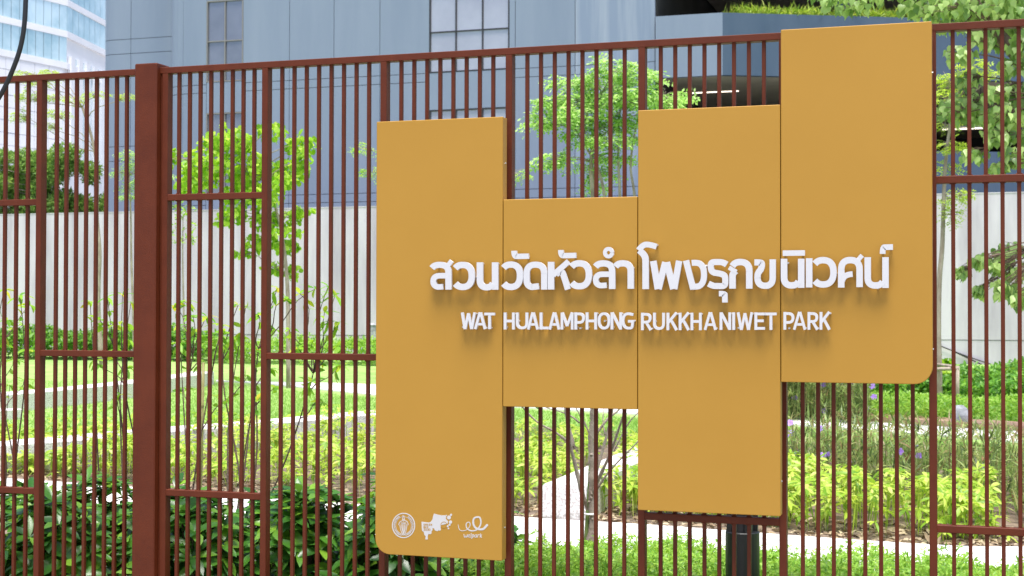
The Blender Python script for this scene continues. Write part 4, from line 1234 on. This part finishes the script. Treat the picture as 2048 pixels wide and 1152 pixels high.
# ---- near beds, just behind the fence
GLOSS = []
gspots = [(-1.95, .75), (-1.55, 1.05), (-1.45, .45), (-1.0, .85), (-.62, .5), (-.45, 1.15), (-.1, .7), (.18, 1.2), (.42, .65), (.62, 1.1)]
glabel = ['glossy dark green broad-leaved shrub behind the bars between main post and first sign panel', 'glossy dark green broad-leaved shrub behind the bars beyond the main post']
for i, (gx, gy) in enumerate(gspots):
    t = thing('broad_leaved_shrub', glabel[1] if gx < -.6 else glabel[0], 'shrub', (gx, gy, 0), 'glossy shrubs along the fence past the main post' if gx < -.6 else 'glossy shrubs along the fence before the first panel')
    H = .60 + rng.uniform(-.05, .06)
    n = 120
    v = rdir(n, .5); v[:, 2] = np.abs(v[:, 2])
    rr_ = rng.uniform(.55, 1, n) ** .6
    P = np.array([gx, gy, .08]) + v * rr_[:, None] * np.array([.33, .33, H])
    up = v + np.array([0, -.1, .9]) + rng.normal(0, .25, (n, 3))
    parts = [whorls(P, up, 5, .130, .056, 'ell', (.05, .75), .3, .25)]
    link('foliage', leaf_mesh('foliage', parts, M['lf_gard'], ORI[t]), t)
    st = MB()
    for q in P[::5]:
        limb(st, (gx + rng.normal(0, .03), gy + rng.normal(0, .03), -.02), q, .008, .003, .05, 5, 5)
    st.build('stem', M['bark_dark'], t)
# fine-leaved low shrub bed right of the glossy shrubs
def near_low():
    n = 14000
    X = rng.uniform(.75, 5.3, n); Yy = rng.uniform(.3, 2.7, n)
    top = .465 - .115 * Yy + .03 * np.sin(X * 5 + Yy * 3) + .02 * np.sin(X * 13) + rng.normal(0, .03, n)
    z = top * (1 - rng.uniform(0, 1, n) ** 2.5 * .8)
    bxx = at(1485, 1100, .85)[0]
    ok = ~((np.abs(X - bxx) < .15) & (Yy < 1.0))
    X, Yy, z = X[ok], Yy[ok], z[ok]; n = len(X)
    P = np.stack([X, Yy, z], 1)
    a = whorls(P, np.tile([0, -.1, 1.0], (n, 1)) + rng.normal(0, .4, (n, 3)), 5, .036, .012, 'ell', (0, .8), .25, .2)
    st = leaves(np.stack([X, Yy, z * .3], 1), np.tile([0, 0, 1.0], (n, 1)) + rng.normal(0, .15, (n, 3)), rdir(n), z * .8, .004, 'diam', 0, 0)
    return [a, st]
tag(link('fine_leaved_shrubs', leaf_mesh('fine_leaved_shrubs', near_low(), M['lf_low'])), 'mass of low fine-leaved bright green shrubs behind the fence under the sign', 'ground cover', kind='stuff')

# thin leggy shrubs standing behind the bars
def leggy(label, bx, Y, tips, nl=5):
    b = at(*bx, Y); b[2] = 0
    t = thing('leggy_shrub', label, 'shrub', tuple(b))
    st = MB(); LP = []
    ends = [at(x, y, Y + rng.uniform(-.25, .25)) for x, y in tips]
    order = rng.permutation(len(ends))
    mains = []
    for q in order[:max(4, len(ends) // 4)]:
        b2 = b + np.array([rng.normal(0, .07), rng.normal(0, .07), -.02])
        mains.append((q, limb(st, b2, ends[q], .0075, .002, .05, 14, 6, .03)))
    for qi in range(len(ends)):
        e = ends[qi]
        own = [lp for q, lp in mains if q == qi]
        if own:
            lp = own[0][-8:]
        else:
            cand = [(np.linalg.norm(lp[k] - e) + (.6 if lp[k][2] > e[2] - .08 else 0), lp[k]) for _, lp in mains for k in (4, 5, 6, 7, 8, 9, 10)]
            src = min(cand, key=lambda c: c[0])[1]
            lp = limb(st, src, e, .0042, .0016, .07, 8, 5, .05)
        P = np.array([e, lp[6], lp[6], lp[5]])
        n = 4
        LP.append(whorls(np.array([e]), (e - lp[5])[None] + np.array([[0, 0, .1]]), nl, .085, .028, 'ell', (-.3, .5), .45, .2))
        D = rdir(n, -.2)
        LP.append(leaves(P, D, rdir(n, .9), .08 * rng.uniform(.6, 1.1, n), .027, 'ell', .4, .2))
    st.build('stem', M['bark_dark'], t, True)
    link('foliage', leaf_mesh('foliage', LP, M['lf_leggy'], ORI[t]), t)
cv6 = lambda L: [(300 + x / 2.666, 400 + y / 2.666) for x, y in L]
leggy('thin leggy shrub with sparse bright leaves behind the bars left of the first panel', (445, 1010), 1.45,
      cv6([(680, 470), (725, 530), (800, 500), (880, 475), (950, 460), (985, 510), (930, 600), (1000, 650), (1010, 780), (860, 760), (670, 690), (510, 575), (470, 560), (575, 610), (460, 730), (560, 800), (740, 690), (790, 790), (900, 850), (860, 970), (690, 1010), (920, 1080), (570, 1070), (520, 940), (640, 900), (1010, 880)]))
leggy('thin leggy shrub with arching twigs just right of the main post', (372, 1010), 1.5,
      cv6([(130, 560), (185, 540), (300, 620), (160, 670), (380, 665), (400, 700), (230, 620), (150, 760), (270, 730), (410, 1060), (180, 1000), (330, 760)]), 4)
leggy('thin leggy shrub with yellowing leaves between the main post and the next bar bay', (240, 1020), 1.6,
      [(180, 603), (215, 595), (245, 590), (262, 605), (232, 650), (258, 680), (200, 640), (255, 735), (190, 720), (240, 790), (225, 700)], 4)
leggy('thin leggy shrub rising at the far end of the left fence bay', (10, 1020), 1.7,
      [(8, 580), (40, 592), (15, 640), (45, 650), (5, 690), (30, 720), (60, 610), (55, 700), (20, 770), (48, 760), (-20, 650)], 5)
# bamboo stake
a, b = at(407, 725, 1.6), at(398, 900, 1.6)
b[2] = 0
st = thing('bamboo_stake', 'yellow bamboo stake pushed in beside the leggy shrub', 'stake', tuple(b))
MB().tube([b, b + (a - b) * .33, b + (a - b) * .66, a], [.011, .010, .010, .009], 8).build('cane', M['bamboo'], st, True)
for tt in (.3, .55, .8):
    q = b + (a - b) * tt
    MB().tube([q - (a - b) * .004, q + (a - b) * .004], .0125, 8).build('cane_joint', M['bamboo'], st)

# knobbly bare-branched young tree under the middle sign panel
KY = 3.1
cvz = lambda L: [at(1000 + x / 3.273, 800 + y / 3.273, KY) for x, y in L]
kt = thing('bare_branched_tree', 'young knobbly tree with bare spreading branches and a white tie beside the granite block', 'tree', (at(1178, 1110, KY)[0], KY, 0))
wd = MB()
def kbranch(L, r0, r1, knob=True, dy=0.0):
    P = cvz(L); P = [p + np.array([0, dy * i / len(P), 0]) for i, p in enumerate(P)]
    S = smooth_path(P, 4); n = len(S)
    rr_ = np.linspace(r0, r1, n) * (1 + (rng.uniform(0, .5, n) * (rng.uniform(0, 1, n) > .6) if knob else 0))
    wd.tube(S, list(rr_), 8)
    return S
bs = np.array([kt.location.x, KY, -.02])
S = smooth_path([bs] + cvz([(575, 1010), (612, 800), (592, 640), (610, 470), (590, 300), (612, 120), (600, -60), (620, -240), (600, -420)]), 6)
rr_ = np.linspace(.024, .013, len(S)) * (1 + rng.uniform(0, .45, len(S)) * (rng.uniform(0, 1, len(S)) > .5))
wd.tube(S, list(rr_), 9)
for L, r in (([(575, 720), (530, 560), (505, 400), (487, 310), (470, 120), (455, -80), (470, -300)], .020), ([(487, 310), (430, 250), (370, 195), (280, 145), (200, 50), (120, -60)], .011),
             ([(487, 320), (430, 180), (402, 75), (390, -120)], .013), ([(520, 150), (470, 90), (300, 50), (180, -20)], .007),
             ([(600, 640), (660, 500), (745, 345), (800, 205), (860, 60), (930, -120)], .016), ([(605, 560), (640, 420), (685, 235), (720, 60), (740, -180)], .017),
             ([(610, 640), (660, 530), (800, 375), (920, 265), (1000, 150)], .010), ([(600, 270), (690, 115), (765, 80), (830, -60)], .014), ([(600, 260), (560, 150), (500, 60), (440, -60)], .009),
             ([(690, 230), (655, 150), (660, 60)], .007), ([(745, 340), (830, 150), (900, 90), (960, 0)], .007)):
    kbranch(L, r * .68, r * .38, True, rng.uniform(-.3, .3))
for q in range(26):                    # knobbly leaf scars
    sp_ = S[int(rng.integers(2, len(S) - 8))]; a_ = rng.uniform(0, 6.28)
    o_ = np.array([math.cos(a_) * .022, math.sin(a_) * .022, 0])
    wd.tube([sp_ + o_ * .3, sp_ + o_ * .9, sp_ + o_ * 1.25], [.012, .011, .004], 6)
wd.build('trunk', M['bark'], kt, True)
g2 = MB(); S = smooth_path([bs + np.array([-.03, .04, 0])] + cvz([(562, 960), (572, 760), (585, 560), (590, 420)]), 5)
g2.tube(S, list(np.linspace(.017, .011, len(S))), 8); g2.build('green_stem', M['green_stem'], kt, True)
tp = cvz([(588, 745)])[0]
ring = [tp + np.array([(.040) * math.cos(t), .03 * math.sin(t), 0]) for t in np.linspace(0, 2 * math.pi, 17)]
MB().tube(ring, .007, 6).build('tie', M['tie'], kt, True)
tips = np.array([at(1000 + x / 3.273, 800 + y / 3.273, KY + rng.uniform(-.2, .2)) for x, y in [(120, -60), (390, -120), (180, -20), (930, -120), (740, -180), (830, -60), (470, -300), (600, -420), (440, -60), (600, -300)]])
link('crown', leaf_mesh('crown', [whorls(tips, rdir(len(tips), 1.0), 7, .10, .032, 'ell', (0, .7), .3, .2)], M['lf_feather'], ORI[kt]), kt)

# bollard lamp
BYy = .85
p = at(1485, 1100, BYy)
bo = thing('bollard_lamp', 'black cylindrical bollard lamp standing in the low shrubs by the path', 'bollard lamp', (p[0], BYy, 0))
def lathe(prof, n=28):
    mb = MB(); mb.loft([[(p[0] + r * math.cos(t), BYy + r * math.sin(t), z) for t in np.linspace(0, 2 * math.pi, n, endpoint=False)] for r, z in prof]); return mb
zt = at(1485, 1062, BYy)[2]
lathe([(.081, -.02), (.081, zt - .004), (.078, zt)]).build('body', M['bollard'], bo)
lathe([(.050, zt - .01), (.050, zt + .20)]).build('light_core', M['frame_dark'], bo)
for k in range(4):
    a_ = k * math.pi / 2 + .5
    qx, qy = p[0] + 0.066 * math.cos(a_), BYy + .066 * math.sin(a_)
    MB().box(qx - .011, qx + .011, qy - .011, qy + .011, zt - .01, zt + .21).build('head_post', M['bollard'], bo)
lathe([(.081, zt + .2), (.081, zt + .25), (.074, zt + .258)]).build('cap', M['bollard'], bo)

# small grey post by the wall, seen at the edge of the first panel
q = at(745, 700, 29.5)
tag(MB().prism_z([(q[0] - .10, 29.4), (q[0] + .12, 29.4), (q[0] + .12, 29.6), (q[0] - .10, 29.6)], .2, at(745, 650, 29.5)[2]).loft([[(q[0] - .12, 29.38, at(745, 650, 29.5)[2]), (q[0] + .14, 29.38, at(745, 650, 29.5)[2]), (q[0] + .14, 29.62, at(745, 650, 29.5)[2]), (q[0] - .12, 29.62, at(745, 650, 29.5)[2])], [(q[0] - .08, 29.42, at(745, 650, 29.5)[2] + .05), (q[0] + .10, 29.42, at(745, 650, 29.5)[2] + .05), (q[0] + .10, 29.58, at(745, 650, 29.5)[2] + .05), (q[0] - .08, 29.58, at(745, 650, 29.5)[2] + .05)]]).build('stone_post', M['rock']), 'small dark grey stone post in the low hedge at the wall', 'post')

# stake frame round the sapling
SY = 18.6
s0 = at(1873, 740, SY)
sf = thing('tree_stake_frame', 'pale timber stake frame holding the sapling beside the wall', 'stake frame', (s0[0], SY, 0))
for x in (1868, 1914):
    q = at(x, 738, SY)
    MB().tube([(q[0], SY, -.05), (q[0] + .01, SY, q[2] + .05)], [.034, .030], 8).build('stake', M['bark'], sf, True)
qa, qb = at(1862, 739, SY), at(1918, 737, SY)
MB().tube([qa, qb], .030, 8).build('crossbar', M['bark'], sf, True)
qa, qb = at(1865, 728, SY + .5), at(1908, 733, SY - .06)
MB().tube([qa, qb], .026, 8).build('crossbar', M['bark'], sf, True)

# pale wrapped rock in the right bed
rp_ = at(1920, 815, 14.9)
rk = MB()
rings = []
for k, (f, zf_) in enumerate(((.75, -.05), (1.0, .12), (.95, .3), (.7, .45), (.35, .52))):
    rings.append([(rp_[0] + .13 * f * math.cos(t) * (1 + .22 * math.sin(3 * t + k)), 14.9 + .11 * f * math.sin(t) * (1 + .2 * math.cos(2 * t + k)), zf_ * .62) for t in np.linspace(0, 2 * math.pi, 11, endpoint=False)])
tag(rk.loft(rings).build('rock', M['rock']), 'pale grey upright rock in the low hedge beside the sapling', 'rock')

# cables fixed to the wall
for wl_, L in zip(('long thin black cable sagging along the concrete wall above the hedge', 'short lower black cable branching down to the hedge on the concrete wall'), ([(1862, 684), (1900, 700), (1960, 722), (2048, 748), (2200, 790)], [(1905, 702), (1960, 727), (2030, 762), (2120, 800)])):
    P = [at(x, y, WY - .05) for x, y in L]
    tag(MB().tube(smooth_path(P, 6), .018, 6).build('wall_cable', M['rubber'], smooth=True), wl_, 'cable', 'black cables on the boundary wall')
